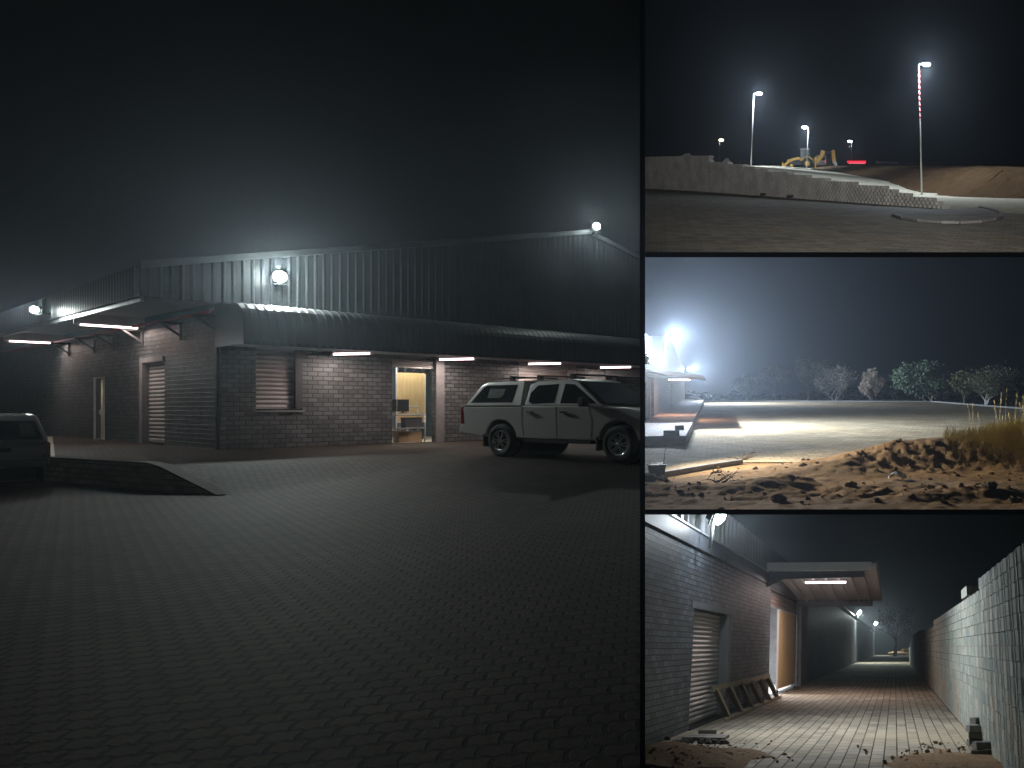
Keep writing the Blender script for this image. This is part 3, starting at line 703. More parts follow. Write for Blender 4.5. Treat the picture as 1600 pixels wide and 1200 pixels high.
# earth bank beyond the road
def poly_at(pts, t):
    n = len(pts)-1; i = min(n-1, int(t*n)); f = t*n-i; return Vector(pts[i]).lerp(Vector(pts[i+1]), f)
edge = [(-30, 300, 0), (-8, 160, 0), (-3.5, 115, 0), (.2, 88, 0), (3.2, 60, 0), (4.6, 52, 0), (6.8, 45.5, 0), (9.9, 42.4, 0), (16, 37, 0), (26, 30, 0)]
mb = MB(); NU = 260; rows = [0, .15, .3, .5, .7, .9, 1.15, 1.4, 1.7, 2, 2.4, 2.8, 3.2, 3.6, 4.2, 5, 6.5, 9, 25, 80, 220]
def bank(i, j):
    t = i/NU; p = poly_at(edge, t); q = poly_at(edge, min(1, t+.02)); q0 = poly_at(edge, max(0, t-.02)); d = (q-q0).normalized(); n = Vector((-d.y, d.x, 0))
    if n.y < 0: n = -n
    r = rows[j]; zb = hill_z(p.x, p.y); top = max(1.5, zb+.2); far = p.y > 75
    x, y = p.x+n.x*r, p.y+n.y*r
    z = zb+(top-zb)*sst(r/4.0)+(.20*noise.noise(Vector((x*.6, y*.6, 0)))+.16*noise.noise(Vector((x*2, y*2, 5)))+.10*noise.noise(Vector((x*5, y*5, 5))))*min(1, r*1.5)
    return (x, y, z+.002)
mb.grid(range(NU+1), range(len(rows)), lambda i, j: bank(i, j))
struct(mb, 'earth_bank', berm_m, T)

def block_wall(parent, mat, L, H, bw, bh, depth, name='blocks', hole=.0, lean=0.0, seed=1, prof='hex', base=lambda s: 0.0):
    """courses of hollow-fronted blocks, staggered, stepping with H(s)"""
    b = MB(); rr = random.Random(seed); r = 0; z = 0
    top = max(H(L*i/60) for i in range(61))
    while z < top-.02:
        s = -(bw/2 if r % 2 else 0)
        while s < L:
            if z+bh*.5 <= H(s+bw/2) and z+bh > base(s):
                g = bw*(.5-hole/2); c = s+bw/2; d = rr.uniform(-.012, .012)-lean*z; h2 = bh*.985
                if prof == 'hex': fr = [(-g, 0), (-g*.55, .09), (g*.55, .09), (g, 0)]
                else: fr = [(-g, 0), (-g*.93, .035), (-g*.6, .062), (-g*.12, .07), (0, .06), (g*.12, .07), (g*.6, .062), (g*.93, .035), (g, 0)]
                pr = [(c+x, -y+d) for x, y in fr]
                for (x0, y0), (x1, y1) in zip(pr, pr[1:]): b.face([(x0, y0, z), (x1, y1, z), (x1, y1, z+h2), (x0, y0, z+h2)])
                b.face([(x, y, z+h2) for x, y in pr]+[(c+g, depth, z+h2), (c-g, depth, z+h2)])
                b.face([(c-g, depth, z), (c-g, d, z), (c-g, d, z+h2), (c-g, depth, z+h2)]); b.face([(c+g, d, z), (c+g, depth, z), (c+g, depth, z+h2), (c+g, d, z+h2)])
            s += bw
        z += bh; r += 1
    return b.build(name, mat, parent)
blk = plain('grey_block', (.33, .325, .32), .85, 0, .3, 1.1, bump=.5)
back_m = plain('wall_core', (.03, .028, .025), .9)
HP = [(0, 1.95), (3, 1.85), (6, 1.66), (8.6, 1.43), (12.4, 1.2), (15.7, .97), (18.6, .84), (20.4, .65), (22.1, .5), (23.7, .33), (24.6, .12)]
def interp(P, s):
    for (a, x), (c, y) in zip(P, P[1:]):
        if s <= c: return x+(y-x)*max(0, (s-a)/(c-a))
    return P[-1][1]
t = thing('block_wall', 'long grey interlocking block retaining wall stepping down to the right below the hill road', 'wall', T, wo, math.atan2(wD.y, wD.x))
block_wall(t, blk, 24.6, lambda s: round((interp(HP, s)+.10*noise.noise(Vector((int(s/.9)*1.7, 3, 0))))/.135)*.135+.01, .3, .135, .3, 'main_run', .36)
L2 = (w0-wo).length+6
ob = block_wall(t, blk, L2, lambda s: min(2.3, 1.95+.05*round(s/1.2))+.01, .34, .135, .3, 'side_run', .36, seed=3)
lm = Matrix.Rotation(math.atan2(wD.y, wD.x), 4, 'Z').inverted()
sideM = lm @ Matrix.Rotation(math.atan2(-vD.y, -vD.x), 4, 'Z') @ Matrix.Translation((-L2, 0, 0)); ob.matrix_local = sideM
bk = MB(); N = 60
for i in range(N):
    s0 = 24.2*i/N; s1 = 24.2*(i+1)/N; h = max(.02, min(interp(HP, s0), interp(HP, s1))-.28); bk.bb(s0, s1, .05, .28, 0, h)
bk.build('core', back_m, t)
bk = MB(); bk.bb(0, L2, .05, .28, 0, 1.8); o2 = bk.build('core', back_m, t); o2.matrix_local = sideM
for i, (s, l) in enumerate(((8.2, 'pair of dark drain stubs at the foot of the block wall, the left pair'), (11.5, 'pair of dark drain stubs at the foot of the block wall, the right pair'))):
    q = wo+wD*s; t = thing('drain_stub', l, 'drain stub', T, (q.x, q.y, 0), math.atan2(wD.y, wD.x), 'drain stubs at the foot of the block wall')
    for dx in (-.12, .18): b = MB(); b.tube([(dx, -.05, .12), (dx, -.25, .10)], .07, 8); b.build('pipe', black_m, t)
for u, v, l, sz in ((1074, 244, 'pale block pallet standing on top of the block wall at the left', (.75, .5, .32)), (1060, 247, 'small single block lying beside the pale pallet on the wall', (.3, .3, .2)), (1136, 252, 'small pale box behind the middle of the wall top', (.5, .5, .4))):
    y = 60 if u < 1100 else 66; q = T.aty(u, v+4, y)
    t = thing('block_stack', l, 'block stack', T, (q.x, q.y, q.z-.25))
    b = MB(); b.bb(-sz[0]/2, sz[0]/2, -sz[1]/2, sz[1]/2, 0, sz[2]+.15); b.build('lower_blocks', blk, t, bevel=.02)
    b = MB(); b.bb(-sz[0]*.3, sz[0]*.3, -sz[1]*.3, sz[1]*.3, sz[2]+.15, sz[2]+.3); b.build('upper_blocks', blk, t, bevel=.02)
# traffic island kerb
kb = thing('island_kerb', 'curved low concrete island kerb on the paving beyond the end of the block wall', 'kerb', T, (0, 0, 0))
pts = [T.at(u, v) for u, v in ((1396, 338), (1412, 343), (1438, 347), (1470, 349.5), (1500, 350), (1530, 348.5), (1552, 345), (1565, 340), (1563, 334), (1550, 329), (1530, 325))]
for i, (p, q) in enumerate(zip(pts, pts[1:])):
    d = (q-p)*.96; b = MB(); b.bar(p+Vector((0, 0, .045)), p+d+Vector((0, 0, .045)), .14, .09); b.build('kerb_stone', plaster, kb, bevel=.02)
b = MB(); b.face([(p.x, p.y, .03) for p in pts]+[(T.at(1440, 333).x, T.at(1440, 333).y, .03)]); b.build('island_fill', pav_t, kb)

# lamp posts on the hill
def lamp_post(u, vb, vt, y, label, power, side=1, banded=False, size=.34, du=0, proto=None, col=(.76, .88, 1.0), lens=lamp_blue, zb=None):
    q = T.aty(u, vb, y); p = T.aty(u+du, vt, y); h = p.z-q.z; lx = (p.x-q.x)
    t = thing('lamp_post', label, 'lamp post', T, (q.x, q.y, q.z), 0, 'lamp posts on the hill')
    b = MB(); b.tube([(0, 0, -.3), (lx*.45, 0, h*.45), (lx, 0, h)], [.06, .045, .032], 8)
    b.build('pole', plain('pole_grey', (.50, .50, .50), .45, .3), t)
    if banded:
        for k in range(9):
            z0 = h*.60+k*h*.042; b = MB(); b.tube([(lx*z0/h, 0, z0), (lx*(z0/h+.021), 0, z0+h*.021)], .065, 8); b.build('red_band', plain('band_red', (.35, .03, .03), .5), t)
    b = MB(); b.bar((lx, 0, h), (lx+.35*side, 0, h+.04), .05); b.build('arm', steel_grey, t)
    b = MB(); b.box((lx+.42*side, 0, h+.07), (.55, .26, .09)); b.build('lamp_head', steel_dark, t, bevel=.02)
    b = MB(); b.blob((lx+.45*side, -.02, h+.0), size*.5, (1.25, .8, .55), 1, 0, 16, 8); b.sm = [True]*len(b.f); b.build('lens', lens, t)
    if power:
        light('SPOT', 'lamp_light', t, (lx+.45*side, -.05, h-.22), (0, 0, 0), power*1.15, col, shadow_soft_size=.12, spot_size=R(160), spot_blend=.5)
        light('POINT', 'lens_light', t, (lx+.45*side, -.25, h-.1), (0, 0, 0), power*.24, col, shadow_soft_size=.1)
    return t
lamp_post(1441, 305, 101, 48, 'tallest lamp post, red banded above, standing at the end of the block wall', 2100, 1, True, .34, -6)
lamp_post(1173, 262, 146, 77, 'plain grey lamp post with a bright lamp rising behind the middle of the block wall', 3300, 1, False, .48, 5)
lamp_post(1260, 267, 199, 110, 'lamp post standing right at the rear wheel of the yellow digger', 2600, -1, False, .62, 3)
lamp_post(1330.5, 256, 221, 230, 'small distant lamp post beside the red lit canopy', 500, -1, False, .9, 0)
lamp_post(1123, 256, 219, 230, 'small distant lamp post with a warm lamp, leftmost on the hill', 400, 1, False, 1.0, 1.5, col=(1, .85, .6), lens=emit('lamp_lens_warm', (1, .86, .62), 30))

t = thing('added_flood_mast', 'added floodlight mast, unseen behind the viewer of the hill', 'floodlight', T, (2.2, -3, 0))  # added out of view to light the front of the block wall
b = MB(); b.tube([(0, 0, -.3), (0, 0, 6)], [.075, .045], 8); b.build('mast', steel_grey, t)
b = MB(); b.box((0, .1, 6.05), (.5, .15, .35)); b.build('housing', steel_dark, t)
b = MB(); b.box((0, .2, 6.05), (.42, .03, .28)); b.build('lens', lamp_blue, t)
light('SPOT', 'lamp_light', t, (0, .3, 6.05), (T.at(1290, 300)-Vector((2.2, -3, 4.6))).normalized(), 27000, (1, .95, .86), shadow_soft_size=.15, spot_size=R(44), spot_blend=1.0)

# backhoe loader
hp = T.aty(1260, 264.5, 118); hs = 1.0
hoe = thing('backhoe_loader', 'yellow backhoe loader parked on the hill road with its digging arm folded up', 'digger', T, (hp.x, hp.y, hp.z), math.pi+R(4))
yel = plain('digger_yellow', (.62, .36, .06), .45, 0, .1); dk = plain('digger_dark', (.03, .032, .035), .6)
b = MB(); b.box((.3, 0, .95), (3.4, 1.0, .7)); b.build('chassis', dk, hoe)
b = MB(); b.prism([(.9, .8), (2.75, .8), (2.75, 1.35), (.9, 1.65)], 'y', -.42, .42); b.build('bonnet', yel, hoe, bevel=.04)
b = MB(); b.box((.2, 0, 2.78), (1.45, 1.45, .1)); b.build('cab_roof', white_m, hoe)
b = MB()
for x in (-.45, .25, .9):
    for y in (-.68, .68): b.bar((x, y, 1.3), (x*.92+.02, y, 2.75), .08)
b.build('cab_frame', dk, hoe)
b = MB(); b.box((.2, 0, 2.1), (1.2, 1.3, 1.2)); b.build('cab_glass', plain('cab_blue_glass', (.05, .09, .11), .1), hoe)
b = MB(); b.box((.2, 0, 1.35), (1.4, 1.36, .3)); b.build('cab_base', yel, hoe)
for y in (-.8, .8):
    for x, r, n in ((-.1, .78, 'rear_wheel'), (2.15, .5, 'front_wheel')):
        b = MB(); b.lathe((x, y, r), (0, 1, 0), [(-.2, r*.5), (-.2, r*.9), (-.12, r), (.12, r), (.2, r*.9), (.2, r*.5)], 20); wl = b.build(n, rubber, hoe)
        b = MB(); b.lathe((x, y, r), (0, 1, 0), [(-.21, .01), (-.21, r*.5), (.21, r*.5), (.21, .01)], 16); b.build('rim', yel, wl)
    b = MB(); b.tube([(-.1+.98*math.cos(R(a)), y, .78+.95*math.sin(R(a))) for a in range(20, 171, 25)], .07, 5); b.build('mudguard', yel, hoe)
    b = MB(); b.bar((1.0, y*.75, 1.55), (2.3, y*.75, 1.25), .2, .34); b.bar((2.3, y*.75, 1.25), (3.3, y*.75, .45), .2, .34); b.build('loader_arm', yel, hoe)
b = MB(); b.prism([(3.2, .1), (4.05, .05), (3.95, .25), (3.55, .4), (3.5, .95), (3.3, .95)], 'y', -1.05, 1.05); b.build('loader_bucket', yel, hoe)
b = MB()
for y in (-.7, .7): b.bar((3.3, y, .9), (3.45, y, 1.5), .1)
b.build('bucket_guard', dk, hoe)
b = MB(); b.bar((-1.1, 0, .9), (-1.35, 0, 1.0), .5, .6); b.build('swing_post', dk, hoe)
b = MB(); b.bar((-1.35, 0, .85), (-2.3, 0, 2.0), .34, .55); b.bar((-2.3, 0, 2.0), (-2.42, 0, 2.6), .34, .6); b.build('boom', yel, hoe)
b = MB(); b.bar((-2.42, 0, 2.35), (-3.9, 0, 2.2), .26, .34); b.build('boom_link', dk, hoe)
b = MB(); b.bar((-3.85, 0, 2.65), (-4.0, 0, .95), .3, .5); b.build('dipper_arm', yel, hoe)
b = MB(); b.prism([(-3.75, .95), (-4.35, 1.0), (-4.5, .5), (-4.2, .1), (-3.8, .05), (-4.05, .5)], 'y', -.35, .35); b.build('digging_bucket', steel_grey, hoe)
for y in (-.95, .95): b = MB(); b.bar((-1.25, y, 1.7), (-1.25, y, .1), .14); b.box((-1.25, y, .06), (.35, .35, .06)); b.build('stabiliser_leg', yel, hoe)
# van behind the digger
q = T.aty(1288, 263, 126); van = thing('parked_van', 'small white van parked behind the raised arm of the yellow digger', 'van', T, (q.x, q.y, q.z), R(75))
b = MB(); ext(b, [(-1.9, .45), (-1.95, 1.1), (-1.8, 1.85), (-1.6, 1.95), (.9, 1.95), (1.3, 1.25), (1.9, 1.1), (2.0, .45)], lambda z: .85-.08*max(0, z-1.1)); b.build('body', white_m, van, bevel=.05)
for x in (-1.2, 1.25):
    for y in (-.78, .78): b = MB(); b.lathe((x, y, .33), (0, 1, 0), [(-.1, .01), (-.1, .33), (.1, .33), (.1, .01)], 14); b.build('wheel', rubber, van)
b = MB(); b.box((-1.93, 0, 1.45), (.05, 1.3, .5)); b.build('rear_window', gl, van)
for y in (-.72, .72): b = MB(); b.box((-1.97, y, 1.0), (.06, .14, .3)); b.build('tail_light', emit('red_lamp', (1, .05, .03), 1.2), van)

# red lit canopy far off, low buildings, dark tree
def far_box(name, label, cat, u0, u1, vt, vb, y, mat, dep=8, extra=None):
    p = T.aty(u0, vb, y); q = T.aty(u1, vt, y); L = q.x-p.x; H = q.z-p.z
    t = thing(name, label, cat, T, (p.x, y, p.z))
    b = MB(); b.bb(0, L, 0, dep, -.6, H*.72); b.build('walls', mat, t)
    b = MB(); b.bb(-.3, L+.3, -.3, dep+.3, H*.72, H); b.build('roof', sheet_pale, t)
    for k in range(max(1, int(L/6))): b = MB(); b.bb(2+k*6, 3.4+k*6, -.05, 0, .3, H*.55); b.build('window', gl, t)
    return t
p = T.aty(1324, 262, 230); q = T.aty(1353, 251, 230); Lc = q.x-p.x
t = thing('fuel_canopy', 'flat filling station canopy with a glowing red edge on the horizon', 'canopy', T, (p.x, 230, p.z)); H = q.z-p.z
b = MB(); b.bb(0, Lc, -.1, 4, H-.55, H-.05); b.build('red_fascia', emit('red_glow', (1, .02, .06), 1.6), t)
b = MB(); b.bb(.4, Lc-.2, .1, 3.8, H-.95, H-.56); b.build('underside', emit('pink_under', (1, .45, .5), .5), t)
for x in (.8, Lc-1.2): b = MB(); b.bb(x, x+.35, 1, 1.4, -.5, H-.95); b.build('column', white_m, t)
b = MB(); b.bb(Lc+.1, Lc+2.6, 1, 1.3, H-1.5, H-1.0); b.build('lit_panel', emit('cool_panel', (.75, .8, 1), .9), t)
far_box('low_building', 'long low pale roofed building right of the red canopy', 'building', 1371, 1402, 252, 262, 235, sheet_pale)
far_box('low_building', 'dim low building in the middle of the right horizon', 'building', 1420, 1474, 254.5, 263, 215, sheet)
far_box('low_building', 'faint low building nearest the right horizon edge', 'building', 1528, 1580, 256, 264, 215, sheet)
far_box('low_building', 'tiny dark building behind the left part of the wall top', 'building', 1158, 1172, 251, 262, 180, sheet, 4)

# ================================================================== PLACE M: the big paved yard
MO = M.at(1008, 668); MO = Vector((MO.x, MO.y, 0)); MR = math.atan2(.988, -.156)-math.pi/2
mM = Matrix.Translation(MO) @ Matrix.Rotation(MR, 4, 'Z')
def mw(x, y, z=0): return mM @ Vector((x, y, z))
pav_m = paving('yard_pavers_sandy', (.70, .55, .34), .60, .34, .2, .12, (.50, .36, .20), mortar=.012, rot=8, bump=.25, rough=.9, drift=True, spec=.1, joint=.25)
mb = MB(); fe = [(-60, 122), (-20, 122.5), (-14, 122.5), (-14, 121), (-4, 121), (-4, 119.5), (3, 119.5), (3, 118), (14.5, 117), (19.5, 80), (24, 70), (60, 60)]
ys = [8, 14, 18, 22, 26, 30, 36, 44, 55, 70, 90, 110]
mb.face([(-60, 20.3, 0), (-4.75, 20.6, 0), (-3.7, 23.0, 0), (-2.85, 24.6, 0), (0, 24.8, 0), (30, 24.8, 0)]+[(x, y, 0) for x, y in reversed(fe)][0:]); struct(mb, 'paved_yard', pav_m, M)
mb = MB(); mb.grid([-90, -40, -20, 0, 20, 40, 90], [60, 90, 120, 160, 220, 300], lambda x, y: (x, y, -1.2)); struct(mb, 'dark_veld', dirt('veld', (.03, .03, .02), (.06, .055, .03)), M)
kb = thing('yard_kerb', 'thin pale concrete kerb along the far edge of the big paved yard', 'kerb', M, (0, 0, 0))
for (a, c) in zip(fe, fe[1:]):
    b = MB(); b.bar((a[0], a[1], -.2), (c[0], c[1], -.2), .15, .75); b.build('kerb_run', conc, kb)
# building at the left
bm = thing('store_building', 'store building with a gable and pale side canopy left of the big sandy yard', 'building', M, MO, MR)
wb = MB(); cell_wall(wb, 'x', -.26, .26, -32, 70, 0, 3.0, [(3.4, 6.8, 0, 2.6), (-3.5, 1.0, 0, 2.6), (30, 33, 0, 2.6)]); wb.build('yard_wall', brick('painted_brick_pale', (.16, .16, .18), .5, .14), bm)
g = MB(); rb = ribs(-25, 70, .5, .05); RY, GZ, GE = 25.5, 6.8, 4.6
def rk(y): return GZ-(GZ-GE)*abs(y-RY)/37.5
for (a, da), (c_, db) in zip(rb, rb[1:]): g.face([(.03+da, a, 3.0), (.03+db, c_, 3.0), (.03+db, c_, rk(c_)), (.03+da, a, rk(a))])
g.build('gable_sheeting', sheet, bm)
b = MB(); b.bar((.05, -12, rk(-12)), (.05, RY, GZ), .05, .10); b.bar((.05, RY, GZ), (.05, 63, GE), .14, .16); b.build('verge_flashing', steel_dark, bm)
b = MB(); b.bb(-12, -.3, 62.9, 63.2, 0, 4.5); b.build('end_wall', brick_dark, bm)
c = MB(); c.prism([(-.0, 3.42), (3.1, 3.05), (3.3, 3.02), (3.3, 2.86), (3.0, 2.9), (-.0, 3.25)], 'y', -.1, 30); c.build('canopy', white_m, bm)
for yp in (3.14, 7.06): b = MB(); b.bb(-.1, .05, yp-.24, yp+.24, 0, 2.95); b.build('door_pier', plaster, bm)
b = MB(); b.bb(-.2, -.15, 3.4, 6.8, 0, 2.6); b.build('doors', timber, bm)
b = MB(); b.bb(-.2, -.15, -3.5, 1.0, 0, 2.6); b.build('doors', timber, bm)
for k, (x, y, z, l, s) in enumerate(((1.15, 2.0, 5.5, 'floodlight on a short pole over the near end of the pale canopy', .30), (.7, 62.8, 4.75, 'farther floodlight at the far eave of the store building', .5))):
    q = mw(x, y, z); t = thing('floodlight', l, 'floodlight', M, q, MR, 'floodlights on the store building')
    flood_parts(t, (1, -.25, -.06) if k == 0 else (1, -.30, -.10), 22000 if k == 0 else 50000, (.66, .80, 1), s, lamp_blue, 160, 1, spill=(6000 if k == 0 else 1500), soft=.25)
    b = MB(); b.tube([(-.1, 0, -2.2 if k == 0 else -.4), (-.1, 0, -.05)], .03, 6); b.build('post', steel_grey, t)
q = mw(.3, -.7, 4.1); t = thing('floodlight', 'floodlight at the left edge above the pale canopy of the store building', 'floodlight', M, q, MR, 'floodlights on the store building')
flood_parts(t, (1, -.85, -.05), 9000, (.85, .92, 1), .3, lamp_blue, 120, 1.0, soft=.2)
# raised platform along the wall
q = mw(1.6, 9, 2.85); t = thing('tube_light', 'tube light under the pale canopy of the store building', 'tube light', M, q, MR)
b = MB(); b.bb(-.75, .75, -.05, .05, .0, .06); b.build('housing', white_m, t)
b = MB(); b.tube([(-.72, 0, -.03), (.72, 0, -.03)], .03, 8); b.build('tube', emit('tube_glow_soft', (1, .82, .86), 14), t)
light('AREA', 'tube_lamp', t, (0, 0, -.07), (0, 0, 0), 180, (1, .60, .45), shape='RECTANGLE', size=1.4, size_y=.3)
q = Vector((-5.62, 24.0, 3.2)); t = thing('floodlight', 'added floodlight glaring at the extreme left edge, fixed to the navy partition above the dirt', 'floodlight', M, q, 0)  # added lamp, brightens the dirt mound from the left
flood_parts(t, (1, -.28, -.16), 4600, (1, .95, .86), .22, lamp_white, 150, 1.0, soft=.08)
b = MB(); b.bar((-.25, 0, -.1), (.0, -.05, -.12), .05); b.build('wall_bracket', steel_dark, t)
ap = thing('loading_platform', 'raised paved platform with a dark side running along the store building', 'platform', M, MO, MR)
b = MB(); b.bb(.0, 2.75, -14.2, 75, .0, .38); b.build('side_walls', conc, ap)
b = MB(); b.face([(.0, -14.1, .385), (2.75, -14.1, .385), (2.75, 75, .385), (.0, 75, .385)]); b.build('deck', paving('deck_pavers', (.44, .37, .29), .5, .3, .1, .3, (.50, .27, .17), mortar=.02), ap)
for i, u in enumerate((1013, 1022, 1030, 1039, 1050)):
    q = M.at(u, 684.5, .0)
    if i == 0:
        sb = thing('paver_stub', 'small upright grey block in the short row before the platform, leftmost of five', 'block', M, q, .1, 'row of small upright blocks')
        b = MB(); b.bb(-.09, .09, -.05, .05, 0, .3); b.build('block', conc, sb, bevel=.01); b = MB(); b.bb(-.13, .13, -.1, .1, 0, .05); b.build('base', conc, sb)
    else: dup(sb, q, rnd.uniform(-.3, .3), M, 'small upright grey block before the platform, %s of the row of five' % ('second from the left', 'middle one', 'second from the right', 'rightmost')[i-1])
pp = M.at(1066, 694, .0)
for i, (dx, dy, dz, rz, l) in enumerate(((0, 0, .38, .1, 'lower loose block at the near end of the raised platform'), (.15, .15, .58, .5, 'tilted loose block on top of the others at the platform end'), (-.3, .1, .38, -.4, 'left loose block at the near end of the raised platform'))):
    q = mw(2.3, -13.7, 0)+Vector((dx, dy, dz))
    t = thing('loose_block', l, 'block', M, q, rz, 'loose blocks at the end of the platform')
    b = MB(); b.bb(-.17, .17, -.11, .11, 0, .2); b.build('block', plain('dark_block', (.12, .11, .1), .9), t, bevel=.02)
# kerb where the paving stops in front
kb = thing('edge_kerb', 'broken pale kerb edging the near side of the paving above the dirt', 'kerb', M, (0, 0, 0))
pts = [Vector((-4.75, 20.45, .05)), Vector((-3.7, 22.8, .05)), Vector((-2.9, 24.3, .05))]
for p, q in zip(pts, pts[1:]): b = MB(); b.bar(p, q, .16, .14); b.build('kerb_run', plaster, kb, bevel=.02)

# dirt foreground
def gauss(x, y, cx, cy, sx, sy, a=0):
    c, s = math.cos(a), math.sin(a); dx, dy = x-cx, y-cy; u = (dx*c+dy*s)/sx; v = (-dx*s+dy*c)/sy; return math.exp(-u*u-v*v)
def fb(x, y, f, oct=5, seed=0.0):
    s = 0; a = 1
    for k in range(oct): s += a*noise.noise(Vector((x*f, y*f, seed+k*7.3))); f *= 2.05; a *= .52
    return s
def dirt_h(x, y):
    e = 20.4+1.15*(x+4.75) if x < -1.2 else 24.5+.1*(x+1.2)        # where the dirt meets the paving
    k = sst((e-y)/2.2)
    h = -.03+.13*k
    h += .62*gauss(x, y, 2.3, 22.6, 2.7, .95, .10)+.30*gauss(x, y, -.1, 20.6, 1.6, .8, .65)+.25*gauss(x, y, -1.3, 17.8, 1.1, .55, .6)
    h += .75*gauss(x, y, 6.3, 23.6, 2.8, 1.7, .15)+.15*gauss(x, y, -3.2, 17.2, 1.2, .6, 0)+.16*gauss(x, y, 3.2, 16.3, 1.6, .5, .2)
    rough = .3+.9*gauss(x, y, 2.2, 21.6, 3.2, 1.1, .1)+.7*gauss(x, y, 1.5, 16.6, 4, 1.0, 0)+.5*gauss(x, y, -1.5, 18, 1.2, .8, 0)+.5*gauss(x, y, -4, 16.5, 1, .8, 0)
    h += (.12*fb(x, y, .9, 5)+.10*abs(fb(x, y, 2.3, 6, 9))+.05*fb(x, y, 6, 4, 2))*rough*k + .012*math.sin((x*.6+y)*22+2*fb(x, y, .8, 2))*k*gauss(x, y, -.8, 20.2, 2.0, 1.2, .6)
    return h
mb = MB(); nx = 230
mb.grid([-9+i*.085 for i in range(nx)], [12.5+j*.085 for j in range(150)], lambda x, y: (x, y, dirt_h(x, y)))
struct(mb, 'dirt_ground', dirt('orange_dirt', (.26, .15, .065), (.50, .31, .14), (.36, .24, .13), .9, .9, .06), M)
def rock(u, v, r, label, col='rock_brown', c=(.22, .16, .10), sc=(1, .8, .7), pl=M, sx=0):
    q = pl.at(u, v, .1); q.z = dirt_h(q.x, q.y)+r*.25 if pl is M else r*.3
    b = MB(); b.blob((0, 0, 0), r, sc, int(u+v), .35, 9, 7); o = b.build('rock', plain(col, c, .95, 0, .3, 6, bump=.6))
    o.matrix_world = pl.M @ Matrix.Translation(q); return tag(o, label, 'rock', None, pl)
rock(1388, 712, .24, 'large pale brown boulder on the crest of the dirt mound'); rock(1402, 716, .2, 'boulder just right of the largest one on the mound crest')
rock(1370, 716, .15, 'small rock left of the boulders on the mound crest'); rock(1255, 740, .10, 'pointed dark rock on the left slope of the mound')
rock(1548, 776, .15, 'upright pale slab of rock in the lower right dirt'); rock(1530, 760, .08, 'small clod in the orange dirt near the right'); rock(1370, 786, .09, 'small clod in the shadowed lower dirt')
rock(1171, 774, .06, 'dark pebble sized clod in the lower left dirt'); rock(1144, 782, .05, 'smallest dark clod low at the left of the dirt'); rock(1217, 784, .16, 'rounded boulder at the foot of the dark left slope', c=(.18, .14, .1))
rock(1330, 765, .12, 'rough clod at the centre of the mound shadow'); rock(1455, 765, .09, 'clod on the lit orange track at the right'); rock(1585, 786, .14, 'dark rock in the bottom right corner of the dirt')
mb = MB(); rr = random.Random(77)
for i in range(900):
    x = rr.uniform(-6, 8); y = rr.uniform(13.5, 24)
    g0 = gauss(x, y, 2.2, 21.6, 3.4, 1.3, .1)+.8*gauss(x, y, 1.5, 16.4, 5, 1.2, 0)+.5*gauss(x, y, -3.5, 17, 1.6, 1.3, 0)
    if rr.random() > g0+.12: continue
    r0 = rr.choice((.015, .02, .03, .03, .045, .07)); mb.blob((x, y, dirt_h(x, y)+r0*.2), r0, (1, .9, .7), i, .4, 6, 4)
o = mb.build('earth_clods', dirt('clod', (.20, .12, .06), (.36, .23, .12), None, 3)); o['kind'] = 'stuff'; o.matrix_world = M.M; PL[o] = M
# crumpled plastic bag
q = M.at(1402, 752, .1); q.z = dirt_h(q.x, q.y)+.06
b = MB(); b.grid([i*.03-.21 for i in range(15)], [i*.03-.15 for i in range(11)], lambda x, y: (x, y, .10*noise.noise(Vector((x*11, y*11, 2)))+.05*noise.noise(Vector((x*31, y*31, 4)))+.07*(1-(x/.21)**2)), False)
o = b.build('plastic_bag', plain('thin_plastic', (.72, .76, .82), .35), solid=.004); o.matrix_world = M.M @ Matrix.Translation(q); tag(o, 'crumpled pale plastic bag lying on the orange dirt under the mound', 'plastic bag', None, M)
# dead branches
def twig(u, v, r, label, seed):
    q = M.at(u, v, .05); q.z = max(0, dirt_h(q.x, q.y)); rr = random.Random(seed); b = MB()
    for i in range(9):
        a = rr.uniform(-.5, .6)+(math.pi if rr.random() < .3 else 0); L = r*rr.uniform(.5, 1); p = Vector((rr.uniform(-.1, .1), rr.uniform(-.05, .05), .03)); d = Vector((math.cos(a), math.sin(a)*.6, rr.uniform(.1, .6))).normalized()
        pts = [p+d*L*k/3+Vector((0, 0, rr.uniform(-.04, .04))) for k in range(4)]; b.tube(pts, [.02, .014, .01, .005], 5)
        b.tube([pts[2], pts[2]+Vector((rr.uniform(-.2, .2), rr.uniform(-.1, .1), .15))*r*2], [.009, .004], 4)
    o = b.build('dead_branch', plain('dead_wood', (.16, .12, .08), .9)); o.matrix_world = M.M @ Matrix.Translation(q); tag(o, label, 'branch', 'dead branches on the dirt', M)
twig(1158, 716, .55, 'forked dead branch lying at the edge of the paving', 2); twig(1122, 762, .5, 'dead branch with spreading twigs low on the left dirt', 5); twig(1116, 741, .22, 'small dead stump of twigs just below the broken kerb', 8)
